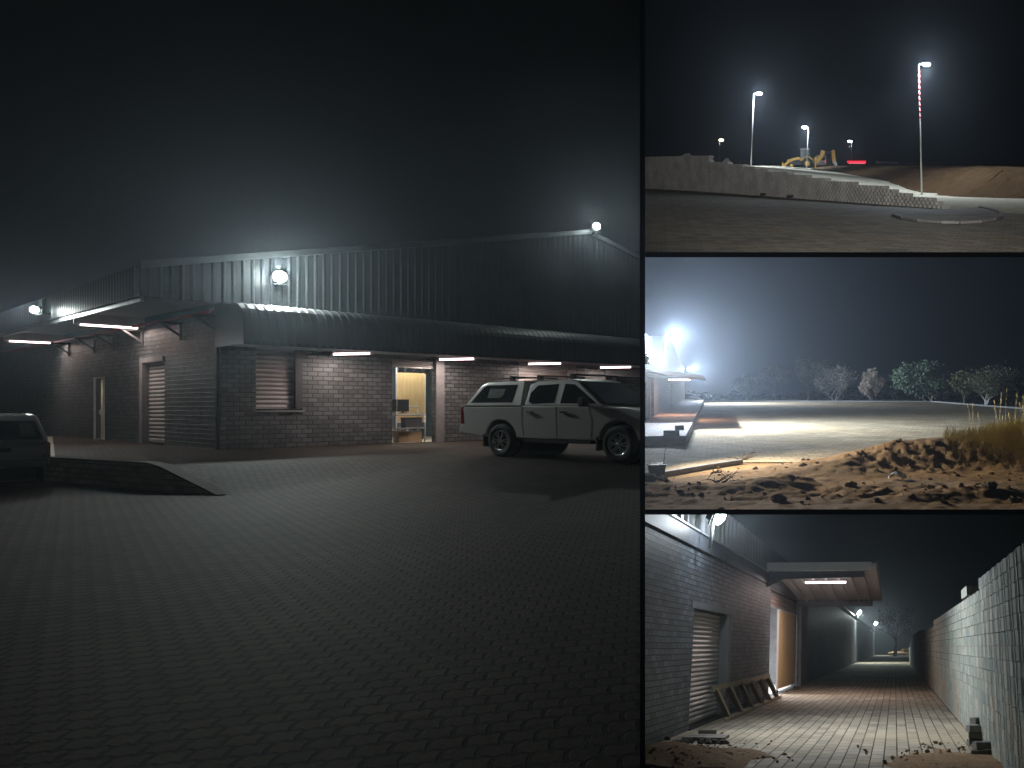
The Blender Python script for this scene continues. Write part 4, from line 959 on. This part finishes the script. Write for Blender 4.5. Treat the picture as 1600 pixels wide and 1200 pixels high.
# bucket with a stick
q = M.at(1026, 744, .05)
t = thing('planter_box', 'dark box planter with a thin upright stick at the left edge of the dirt', 'planter', M, (q.x, q.y, .0), .3)
b = MB(); b.prism([(-.17, 0), (.17, 0), (.22, .34), (-.22, .34)], 'y', -.2, .2); b.build('box', plain('dark_plastic', (.05, .06, .07), .5), t)
b = MB(); b.bb(-.23, .23, -.22, -.19, .32, .37); b.bb(-.23, .23, .19, .22, .32, .37); b.build('rim', black_m, t)
b = MB(); b.tube([(.17, 0, .3), (.21, 0, .62), (.25, 0, .95)], [.012, .009, .005], 5); b.build('stick', plain('dead_wood', (.16, .12, .08), .9), t)
rock(1036, 752, .13, 'pale broken rubble beside the dark planter', 'rubble_pale', (.42, .38, .33)); rock(1012, 752, .22, 'heap of dark rubble in the left corner beside the planter', 'rubble', (.16, .14, .13))
# grass bank
def blades(b, n, x0, x1, y0, y1, h0, h1, wd, dens=None, seed=1):
    rr = random.Random(seed); k = 0
    while k < n:
        x = rr.uniform(x0, x1); y = rr.uniform(y0, y1)
        if dens and rr.random() > dens(x, y): continue
        k += 1; z = dirt_h(x, y)-.03; h = rr.uniform(h0, h1)*(.35+.9*(dens(x, y) if dens else 1)+.35*noise.noise(Vector((x*1.6, y*1.6, 4)))); a = rr.uniform(0, 6.28); ln = rr.uniform(.05, .45)*h; dx, dy = math.cos(a)*ln, math.sin(a)*ln; ww = wd*rr.uniform(.6, 1.3)
        b.face([(x-ww, y, z), (x+ww, y, z), (x+dx*.4+ww*.7, y+dy*.4, z+h*.6), (x+dx*.4-ww*.7, y+dy*.4, z+h*.6)]); b.face([(x+dx*.4-ww*.7, y+dy*.4, z+h*.6), (x+dx*.4+ww*.7, y+dy*.4, z+h*.6), (x+dx, y+dy, z+h)])
straw = plain('straw_grass', (.66, .54, .24), .8, 0, .3, 1.5)
b = MB(); blades(b, 20000, 3.2, 9.8, 21.0, 25.5, .12, .72, .006, lambda x, y: gauss(x, y, 6.9, 23.7, 2.8, 1.3, .12)**.7, 3)
o = b.build('dry_grass', straw, uv=False); o['kind'] = 'stuff'; o.matrix_world = M.M; PL[o] = M
b = MB(); rr = random.Random(11)
for i in range(130):
    x = rr.triangular(3.6, 9.5, 7.8); y = rr.uniform(22.6, 24.6); z = dirt_h(x, y); h = rr.uniform(.5, 1.5); dx = rr.uniform(-.15, .1)
    b.tube([(x, y, z), (x+dx*.4, y, z+h*.6), (x+dx, y, z+h)], [.007, .005, .003], 4)
    b.blob((x+dx, y, z+h-.06), .03, (.5, .5, 2.6), i, .3, 5, 4)
o = b.build('tall_grass_stalks', straw, uv=False); o['kind'] = 'stuff'; o.matrix_world = M.M; PL[o] = M

# trees
def tree(q, H, W, label, leafc, barkc, seed, leaves=2600, leaf=.09, kind='tree', pl=M, group='trees beyond the big yard', spread=.62, levels=5, mname=None, split=.42):
    rr = random.Random(seed); t = thing(kind, label, 'tree', pl, q, rr.uniform(0, 6), group); tips = []; tr = MB()
    def grow(p, d, L, r, lv):
        pts = [p]; rs = [r]; dd = d.copy()
        for k in range(3):
            dd = (dd+Vector((rr.uniform(-.22, .22), rr.uniform(-.22, .22), rr.uniform(-.06, .18)))).normalized(); pts.append(pts[-1]+dd*L/3); rs.append(r*(1-.13*(k+1)))
        tr.tube(pts, rs, 7 if lv > 2 else 4, False)
        if lv <= 2: tips.extend(pts[1:])
        if lv == 0: return
        for k in range(rr.choice((2, 3, 3)) if lv > 1 else 3):
            a = rr.uniform(0, 6.28); s = rr.uniform(.45, 1.0)*spread*1.35
            nd = (dd*(1-.3*s)+Vector((math.cos(a), math.sin(a), rr.uniform(-.1, .35)))*s).normalized()
            grow(pts[rr.choice((2, 3, 3))], nd, L*rr.uniform(.66, .86), rs[-1]*rr.uniform(.6, .8), lv-1)
    for k in range(rr.choice((2, 3))):
        grow(Vector((rr.uniform(-.15, .15), rr.uniform(-.15, .15), -.3)), Vector((rr.uniform(-.3, .3), rr.uniform(-.3, .3), 1)).normalized(), H*split, H*.03, levels-1)
    mz = max(v.z for v in tips); mx = max(abs(v.x) for v in tips)+.01; my = max(abs(v.y) for v in tips)+.01
    fz = H/mz; fx = W/2/mx; fy = W/2/my; tips = [Vector((v.x*fx, v.y*fy, v.z*fz)) for v in tips]; tr.v = [(v[0]*fx, v[1]*fy, v[2]*fz) for v in tr.v]
    tr.build('trunk', plain('bark_'+(mname or str(seed)), barkc, .9, 0, .3, 4), t, uv=False)
    if leaves:
        cr = MB(); R0 = W*.05
        for k in range(leaves):
            c = rr.choice(tips); p = c+Vector((rr.gauss(0, R0), rr.gauss(0, R0), rr.gauss(0, R0*.8))); s = leaf*rr.uniform(.6, 1.5)
            a = Vector((rr.gauss(0, 1), rr.gauss(0, 1), rr.gauss(0, 1))).normalized()*s; bb = a.orthogonal().normalized()*s*.6
            cr.face([p-a, p+bb, p+a, p-bb])
        cr.build('crown', plain('leaf_'+(mname or str(seed)), leafc, .7, 0, .35, .6), t, uv=False)
    return t
def mtree(u, vb, vt, y, wpx, label, leafc, barkc, seed, **kw):
    q = M.aty(u, vb, y); p = M.aty(u, vt, y); H = p.z+1.2; W = wpx*y/1226
    return tree(Vector((q.x, y, -1.2)), H, W, label, leafc, barkc, seed, **kw)
mtree(1448, 627, 569, 124, 96, 'broad green leafy tree, greenest in the row beyond the yard', (.15, .21, .12), (.34, .3, .22), 4, leaves=13000, leaf=.20, mname='green')
mtree(1540, 632, 572, 106, 108, 'wide bare branched pale tree at the right end of the tree row', (.34, .32, .2), (.6, .55, .46), 12, leaves=4200, leaf=.11, levels=6, mname='bare')
mtree(1508, 630, 580, 112, 56, 'dull olive tree between the green tree and the bare pale one', (.26, .27, .13), (.3, .26, .2), 9, leaves=4000, leaf=.16, mname='olive')
mtree(1360, 627, 577, 126, 42, 'narrow tree with pale dry brown leaves, standing alone in the middle', (.62, .50, .38), (.5, .42, .34), 21, leaves=6500, leaf=.17, mname='dry', spread=.5)
mtree(1306, 626, 575, 132, 62, 'pale dry tree left of the lone brown one', (.55, .50, .42), (.5, .46, .4), 33, leaves=7000, leaf=.18, mname='pale')
mtree(1262, 626, 562, 138, 62, 'tall hazy tree left of the pale dry tree', (.26, .28, .22), (.3, .28, .25), 41, leaves=9000, leaf=.2, mname='haze')
mtree(1212, 626, 574, 142, 60, 'hazy tree second from the left of the tree row', (.07, .09, .06), (.1, .1, .08), 45, leaves=4500, leaf=.22, mname='haze')
mtree(1165, 626, 588, 146, 50, 'low faint tree at the left end of the tree row', (.07, .09, .06), (.1, .1, .08), 52, leaves=3500, leaf=.22, mname='haze')
mtree(1395, 627, 595, 140, 56, 'low dark bush behind the gap between the brown and the green tree', (.04, .05, .03), (.08, .08, .06), 61, leaves=3500, leaf=.22, mname='dark')
mtree(1585, 634, 600, 120, 60, 'low dark bush at the right edge beyond the yard', (.035, .04, .025), (.08, .08, .06), 66, leaves=3000, leaf=.22, mname='dark')

mb = MB(); rr = random.Random(90)
for i in range(9000):
    x = rr.uniform(-42, 36); y = 150+rr.uniform(-2, 2); top = 2.0+1.6*fb(x, 0, .12, 3, 3)+.8*fb(x, 0, .6, 2, 8); z = rr.uniform(-1.1, max(-.5, top-1))
    a = Vector((rr.gauss(0, 1), rr.gauss(0, 1), rr.gauss(0, 1))).normalized()*rr.uniform(.12, .3); b2 = a.orthogonal().normalized()*.18; p = Vector((x, y, z)); mb.face([p-a, p+b2, p+a, p-b2])
o = mb.build('scrub_line', plain('scrub', (.05, .055, .04), .9), uv=False); o['kind'] = 'stuff'; o.matrix_world = M.M; PL[o] = M

# ================================================================== PLACE B: the alley
BO = B.at(1008, 1169); BO = Vector((BO.x, BO.y, 0)); BR = math.atan2(.9973, .0733)-math.pi/2
bM = Matrix.Translation(BO) @ Matrix.Rotation(BR, 4, 'Z')
def bw_(x, y, z=0): return bM @ Vector((x, y, z))
pav_b = paving('alley_pavers', (.33, .285, .225), .42, .2, .0, .15, (.40, .33, .22), mortar=.010, rot=94.2, bump=.7, rough=.85, spec=.15)
mb = MB(); mb.grid([-8, -4, 0, 4, 8, 12, 20, 30], [10, 14, 20, 30, 50, 80, 120, 170, 240], lambda x, y: (x, y, 0)); struct(mb, 'alley_paving', pav_b, B)
ab = thing('alley_building', 'painted brick building with a side canopy running down the left of the alley', 'building', B, BO, BR)
wb = MB(); cell_wall(wb, 'x', -.3, .3, -5, 150, -.02, 3.6, [(2.85, 6.75, 0, 2.38), (13.3, 21.5, 0, 3.5)]); wb.build('brick_wall', brick_alley, ab)
wb = MB(); cell_wall(wb, 'x', -.3, .3, 24, 150, 3.6, 4.4, []); wb.build('upper_wall', brick_alley, ab)
g = MB(); rb = ribs(-5, 24, .5, .06)
for (a, da), (c_, db) in zip(rb, rb[1:]): g.face([(-.05+da, a, 3.95), (-.05+db, c_, 3.95), (-.05+db, c_, 4.85), (-.05+da, a, 4.85)])
g.build('sheeting', sheet_pale, ab)
b = MB(); b.bb(-.3, .06, -5, 24, 3.6, 3.93); b.build('fascia_beam', plain('fascia_grey', (.10, .11, .13), .5), ab)
b = MB(); b.bb(-.04, .10, -5, 12.3, 3.93, 3.965); b.build('flashing', sheet_pale, ab)
b = MB(); b.face([(-.05, -5, 4.85), (-8, -5, 5.6), (-8, 150, 5.6), (-.05, 150, 4.85)]); b.build('roof', sheet, ab, solid=.05)
shutter('x', -.22, 2.85, 6.75, .05, 2.38, ab, .10, out=1)
b = MB(); b.bb(-.28, .03, 6.3, 6.72, 0, 2.36); b.build('door_jamb', plaster, ab)
b = MB(); b.bb(-.1, .012, 2.6, 7.3, 2.38, 2.52); b.build('lintel', plain('lintel_grey', (.2, .2, .22), .7), ab)
b = MB(); b.bb(-.2, .04, 2.85, 6.75, -.01, .03); b.build('threshold', black_m, ab)
shutter('x', -.2, 13.3, 21.5, 2.96, 3.5, ab, .11, mat=plain('beige_shutter', (.42, .34, .31), .4, .3), out=1)
b = MB(); b.bb(-.3, .12, 21.5, 24, 0, 3.5); b.build('pier', plaster, ab)
# canopy
cp = MB(); ch = 12.3; W_ = 3.35
cp.prism([(ch, 4.16), (ch, 4.24), (21.4, 3.62), (21.4, 3.54)], 'x', .0, W_+.25); can = cp.build('canopy_roof', soffit_m, ab)
b = MB(); b.bb(.0, W_+.1, ch-.06, ch-.003, 4.0, 4.27); b.build('canopy_front_edge', white_m, ab)
b = MB(); b.prism([(.0, 3.5), (.55, 3.74), (W_-.15, 3.8), (W_-.15, 3.99), (.0, 3.99)], 'y', ch+.05, ch+.17); b.build('front_beam', steel_dark, ab)
b = MB(); b.bb(.0, W_-.1, 20.9, 21.05, 3.28, 3.54); b.build('rear_beam', steel_dark, ab)
b = MB(); b.prism([(ch, 4.20), (ch, 4.30), (21.5, 3.68), (21.5, 3.50)], 'x', W_+.26, W_+.30); b.build('side_barge', sheet_pale, ab)
for k in range(7): b = MB(); x = .4+k*.45; b.prism([(ch+.2, 4.02), (ch+.2, 4.145), (20.8, 3.575), (20.8, 3.45)], 'x', x, x+.05); b.build('rafter', soffit_m, ab)
t = thing('tube_light', 'glowing pink white tube light hanging under the alley canopy', 'tube light', B, bw_(1.75, 14.6, 3.80), BR)
b = MB(); b.bb(-.75, .75, -.04, .04, .03, .08); b.build('housing', white_m, t)
b = MB(); b.tube([(-.72, 0, 0), (.72, 0, 0)], .035, 8); b.build('tube', emit('tube_glow_soft', (1, .82, .86), 14), t)
for xe in (-.74, .74): b = MB(); b.bb(xe-.02, xe+.02, -.04, .04, -.03, .03); b.build('end_cap', white_m, t)
light('AREA', 'tube_lamp', t, (0, 0, -.05), (0, 0, 0), 130, (1, .78, .72), shape='RECTANGLE', size=1.4, size_y=.1)
# room behind the opening
rm = MB(); x0, x1, y0, y1, zc = -7, -.301, 12.6, 26, 3.9
rm.face([(x0, y0, .003), (x1, y0, .003), (x1, y1, .003), (x0, y1, .003)]); rm.build('room_floor', plain('pale_floor', (.6, .58, .56), .6), ab)
rm = MB(); rm.face([(x0, y0, 0), (x0, y1, 0), (x0, y1, zc), (x0, y0, zc)]); rm.face([(x0, y1, 0), (x1, y1, 0), (x1, y1, zc), (x0, y1, zc)]); rm.face([(x0, y0, 0), (x1, y0, 0), (x1, y0, zc), (x0, y0, zc)]); rm.face([(x0, y0, zc), (x1, y0, zc), (x1, y1, zc), (x0, y1, zc)])
rm.build('room_walls', plain('room_white', (.55, .56, .58), .7), ab)
b = MB(); b.bb(-5, -4.85, 25.7, 25.95, 0, 3.8); b.bb(-3.0, -2.85, 25.6, 25.9, 1.2, 3.8); b.bb(-6, -2, 25.6, 25.7, 2.6, 2.7); b.build('room_column', steel_dark, ab)
light('AREA', 'room_light', ab, (-2.2, 17.5, 3.7), (0, 0, 0), 900, (.93, .95, 1), shape='RECTANGLE', size=2, size_y=3)
t = thing('plywood_door', 'tall yellow plywood panel on castors closing half of the alley doorway', 'board', B, bw_(-.12, 18.9, 0), BR)
b = MB(); b.bb(-.02, .02, -2.9, 2.5, .14, 2.9); b.build('panel', ply, t)
b = MB(); b.bb(-.03, .03, -2.96, -2.9, .12, 2.94); b.bb(-.03, .03, -2.9, 2.5, 2.9, 2.94); b.build('frame', white_m, t)
for y in (-2.8, 2.3): b = MB(); b.lathe((0, y, .06), (1, 0, 0), [(-.03, .01), (-.03, .06), (.03, .06), (.03, .01)], 12); b.build('castor', black_m, t)
# leaning timber frame
t = thing('timber_frame', 'weathered timber crate frame with slats leaning against the wall under the shutter', 'frame', B, bw_(.0, 5.2, 0), BR)
def fr(y, k): return (.36-.30*k, y-.4, .04+.66*k)
b = MB(); b.bar(fr(0, 0), fr(8.6, 0), .12, .09); b.build('bottom_rail', timber, t)
b = MB(); b.bar(fr(-.2, 1), fr(8.2, 1), .05, .12); b.build('top_rail', timber, t)
for k in range(6): b = MB(); y = .35+k*1.52; b.bar(fr(y, .02), fr(y-.25, .96), .22, .05); b.build('slat', timber, t)
# floodlights of the alley
for k, (x, y, z, aim, pw, s, l, cc) in enumerate(((.45, 2.7, 4.30, (1, .0, -.42), 2100, .42, 'large floodlight on the pale sheeting at the top edge of the alley view', (.84, .92, 1)),
        (.35, 74, 5.2, (1, -.3, -.9), 4200, .62, 'nearer of the two small distant floodlights down the alley wall', (.9, 1, .93)), (.4, 149.5, 6.2, (1, -.4, -.8), 6000, .95, 'farthest tiny floodlight at the end of the alley wall', (.9, 1, .93)))):
    t = thing('floodlight', l, 'floodlight', B, bw_(x, y, z), BR, 'floodlights along the alley building'); flood_parts(t, aim, pw, cc, s, lamp_white, 160, 1.0, soft=.1, spill=pw*(.04 if k == 0 else .14))
    b = MB(); b.tube([(-.15, 0, -.7), (-.1, 0, -.05)], .04, 6); b.build('post', steel_grey, t)
b = MB(); b.bb(-.3, .15, 149, 150, 0, 6); b.build('corner_column', plaster, ab)
# block wall on the right
RO = B.at(1562, 1188); RO = Vector((RO.x, RO.y, 0)); 
blk2 = brick('mossy_block', (.27, .29, .27), .6, .18, .006, .6, .9, .3, .4)
t = thing('tall_block_wall', 'tall wall of rounded greenish grey concrete blocks lining the right of the alley', 'wall', B, RO, BR+R(90))
def RH(s):
    s = s-5
    for lim, h in ((.8, 2.70), (4.2, 2.52), (17.5, 2.52), (29, 2.34), (33, 2.34), (52, 2.52), (60, 2.16), (64, 1.98), (200, 1.6)):
        if s < lim: return h+.01
t.matrix_world = B.M @ Matrix.Translation(RO) @ Matrix.Rotation(BR+R(90), 4, 'Z') @ Matrix.Translation((-5, 0, 0))
# local x runs down the alley, local -y would face right, so mirror the front with negative depth
bwl = MB(); rr = random.Random(5); r = 0
while r*.18 < 2.7:
    s = .015*(r % 3)
    while s < 76:
        z = r*.18
        if z+.09 < RH(s+.3):
            g = .299; c = s+.3; d = rr.uniform(-.004, .004); h2 = .172
            frp = [(-g, 0), (-g*.95, .035), (-g*.7, .075), (-g*.15, .088), (0, .055), (g*.15, .088), (g*.7, .075), (g*.95, .035), (g, 0)]; pr = [(c+x, y+d) for x, y in frp]
            for (xa, ya), (xb, yb) in zip(pr, pr[1:]): bwl.face([(xa, ya, z), (xa, ya, z+h2), (xb, yb, z+h2), (xb, yb, z)])
            bwl.face([(x, y, z+h2) for x, y in reversed(pr)]+[(c-g, -.3, z+h2), (c+g, -.3, z+h2)])
            bwl.face([(c-g, -.3, z), (c-g, -.3, z+h2), (c-g, d, z+h2), (c-g, d, z)]); bwl.face([(c+g, d, z), (c+g, d, z+h2), (c+g, -.3, z+h2), (c+g, -.3, z)])
        s += .6
    r += 1
blk3 = NT('mossy_blocks'); co = blk3.coord(); gi = blk3.n('ShaderNodeNewGeometry')
cr = blk3.n('ShaderNodeValToRGB'); cr.color_ramp.elements[0].color = (.20, .235, .22, 1); cr.color_ramp.elements[1].color = (.36, .35, .30, 1); blk3.l(gi.outputs['Random Per Island'], cr.inputs[0])
gg, _ = blk3.noise(co, 1.2, 7, .7, .3, .7, (.72, .74, .72, 1), (1.15, 1.12, 1.08, 1)); mud, _ = blk3.noise(co, .7, 7, .75, .48, .7)
sx = blk3.n('ShaderNodeSeparateXYZ'); blk3.l(co, sx.inputs[0])
mk = blk3.math('MULTIPLY', mud, blk3.math('MAXIMUM', blk3.math('MULTIPLY_ADD', sx.outputs[2], -.7, 1.1), .15))
blk3.l(blk3.mix(mk, blk3.mix(1.0, cr.outputs[0], gg, 'MULTIPLY'), (.36, .25, .15, 1)), blk3.b.inputs['Base Color']); blk3.b.inputs['Roughness'].default_value = .9
_, f9 = blk3.noise(co, 22, 6, .75); blk3.l(blk3.bump(f9, .6, .03), blk3.b.inputs['Normal'])
bwl.build('blocks', blk3.m, t)
bk = MB()
for i in range(152): s = i*.5; bk.bb(s, s+.5, -.27, -.02, 0, RH(s)-.2)
bk.build('core', plain('sandy_core', (.22, .16, .10), .9), t)
cb = MB(); cb.bb(7.7, 9.0, -.25, .12, 2.54, 2.72); cb.build('top_block', blk3.m, t)
# sand, bricks
def patch(x0, x1, y0, y1, cx, cy, sx, sy, H, name, mat, seed, n=60):
    mb = MB(); xs = [x0+(x1-x0)*i/n for i in range(n+1)]; ys = [y0+(y1-y0)*i/n for i in range(n+1)]
    def f(x, y):
        g = gauss(x, y, cx, cy, sx, sy)+.25*fb(x, y, 1.1, 4, seed); return (x, y, -.02+H*max(0, g-.25)+.03*fb(x, y, 5, 3, seed)*max(0, g-.2)+(.018 if g > .28 else -.01))
    mb.grid(xs, ys, f); o = mb.build(name, mat); o['kind'] = 'stuff'; o.matrix_world = B.M; PL[o] = B
sand = dirt('sand', (.24, .14, .07), (.38, .25, .14), (.30, .20, .12), 1.5, 1.0, .08)
patch(-4.2, -.6, 11.6, 17, -2.5, 12.6, 1.2, 1.3, .30, 'sand_heap', sand, 3)
patch(.2, 3.0, 11.2, 15.5, 1.9, 12.3, 1.0, 1.2, .10, 'spilled_sand', sand, 6)
mb = MB(); rr = random.Random(31)
for i in range(420):
    k = i % 2; cx, cy_ = ((-2.4, 12.9), (1.9, 12.5))[k]; x = rr.gauss(cx, .75 if k == 0 else .6); y = rr.gauss(cy_, 1.1)
    if x < -3.0 or x > 2.6: continue
    r0 = rr.choice((.012, .018, .025, .04)); mb.blob((x, y, .0+.2*gauss(x, y, -2.5, 12.6, 1.0, 1.1) if k == 0 else .03), r0, (1, 1, .7), i, .4, 6, 4)
o = mb.build('sand_clumps', sand); o['kind'] = 'stuff'; o.matrix_world = B.M; PL[o] = B
def bbrick(u, v, z, rz, l, cat='brick', dims=(.34, .16, .1), m=None, pl=B, ry=0):
    q = pl.at(u, v, 0); b = MB(); b.box((0, 0, dims[2]/2), dims, 0, ry); b.box((0, 0, dims[2]+.002), (dims[0]*.8, dims[1]*.2, .006), 0, ry)
    o = b.build('loose_brick', m or plain('dark_block', (.12, .11, .1), .9), bevel=.01); o.matrix_world = pl.M @ Matrix.Translation((q.x, q.y, z)) @ Matrix.Rotation(rz, 4, 'Z'); tag(o, l, cat, 'loose bricks in the alley', pl)
grb = plain('grey_brick', (.22, .2, .17), .9)
bbrick(1105, 1150, .01, .15, 'single grey brick lying on the paving below the roller shutter', m=grb)
bbrick(1104, 1157, .03, -.15, 'flat grey slab tilted over the dug hole at the lower left', 'slab', (.75, .3, .05), grb, ry=.08)
for (u, v, z, rz, l) in ((1528, 1165, 0, .1, 'bottom left dark brick of the taller stack by the block wall'), (1530, 1165, .11, -.1, 'second dark brick up in the taller stack by the block wall'), (1528, 1165, .22, .25, 'third dark brick up in the taller stack by the block wall'), (1534, 1163, .33, .5, 'topmost skewed dark brick of the taller stack by the block wall'),
    (1536, 1183, 0, -.2, 'lower dark brick of the short pile nearest the bottom right corner'), (1540, 1182, .11, .2, 'upper dark brick of the short pile nearest the bottom right corner')): bbrick(u, v, z, rz, l)
mb = MB(); rr = random.Random(4)
for i in range(40): mb.blob((rr.gauss(0, .3), rr.gauss(0, .28), .02), rr.uniform(.03, .09), (1, 1, .7), i, .3, 6, 4)
q = B.at(1090, 1160); o = mb.build('rubble', plain('dark_soil', (.06, .05, .04), .95)); o['kind'] = 'stuff'; o.matrix_world = B.M @ Matrix.Translation(q); PL[o] = B
q = B.at(1010, 1175); t = thing('broken_kerb', 'broken concrete kerb piece standing at the lower left corner of the alley', 'kerb piece', B, (q.x+.03, q.y-.9, 0), .1)
b = MB(); b.blob((0, 0, .2), .25, (.6, .8, 1.3), 4, .3, 9, 7); b.build('chunk', conc, t)
tree(Vector((11, 150, 0)), 9, 9, 'faint leafless tree in the dark beyond the alley', (.02, .02, .015), (.03, .03, .025), 71, leaves=600, leaf=.15, pl=B, group='trees in the dark', mname='night')
qq = B.at(1395, 1022); mb = MB(); mb.blob((0, 0, 0), 2.0, (1.6, 1, .55), 5, .3, 14, 8); o = mb.build('sand_pile', sand); o.matrix_world = B.M @ Matrix.Translation((qq.x, qq.y-35, 0)); tag(o, 'pale sand pile at the far end of the alley', 'sand pile', None, B)

# ================================================================== keep every place on its own side of the partitions
bpy.context.view_layer.update()
EPS = TH/2+.001
sv, sh = Vector((1, -K, 0)).normalized(), None
def hp(v): return Vector((0, -(CY-v)/F, 1)).normalized()     # points above that line have positive distance
planes = {A.name: [(-Vector((1, -K, 0)))], T.name: [Vector((1, -K, 0)), Vector((0, -(CY-398)/F, 1))],
          M.name: [Vector((1, -K, 0)), -Vector((0, -(CY-398)/F, 1)), Vector((0, -(CY-800)/F, 1))], B.name: [Vector((1, -K, 0)), -Vector((0, -(CY-800)/F, 1))]}
C0 = Vector((0, 0, EYE))
def inside(o, pl):
    if o.type != 'MESH': return
    mw_ = o.matrix_world; pts = [mw_ @ v.co for v in o.data.vertices]
    if not pts: return
    for n0 in planes[pl.name]:
        n = n0.normalized(); dist = [(p-C0).dot(n)-EPS for p in pts]
        if min(dist) >= 0: continue
        if o.data.users > 1: o.data = o.data.copy()
        bm = bmesh.new(); bm.from_mesh(o.data); inv = mw_.inverted(); co_ = inv @ (C0+n*EPS); no_ = (mw_.to_3x3().transposed() @ n).normalized()
        bmesh.ops.bisect_plane(bm, geom=bm.verts[:]+bm.edges[:]+bm.faces[:], plane_co=co_, plane_no=no_, clear_inner=True)
        bm.to_mesh(o.data); bm.free(); pts = [mw_ @ v.co for v in o.data.vertices]
        if not pts: bpy.data.objects.remove(o); return
for o, pl in list(PL.items()):
    if o.name.startswith('partition'): continue
    for ch in list(o.children_recursive): inside(ch, pl)
    inside(o, pl)

# ================================================================== thin night mist
mb = MB(); mb.bb(-260, 330, -4, 420, -130, 170)
hz = mb.build('haze', bpy.data.materials.new('haze'), uv=False); hz['kind'] = 'stuff'
hm = hz.data.materials[0]; hm.use_nodes = True; nt = hm.node_tree; nt.nodes.clear(); out = nt.nodes.new('ShaderNodeOutputMaterial'); pv = nt.nodes.new('ShaderNodeVolumePrincipled')
pv.inputs['Density'].default_value = .0014; pv.inputs['Color'].default_value = (.76, .87, 1, 1); pv.inputs['Anisotropy'].default_value = .82
nt.links.new(pv.outputs[0], out.inputs['Volume'])
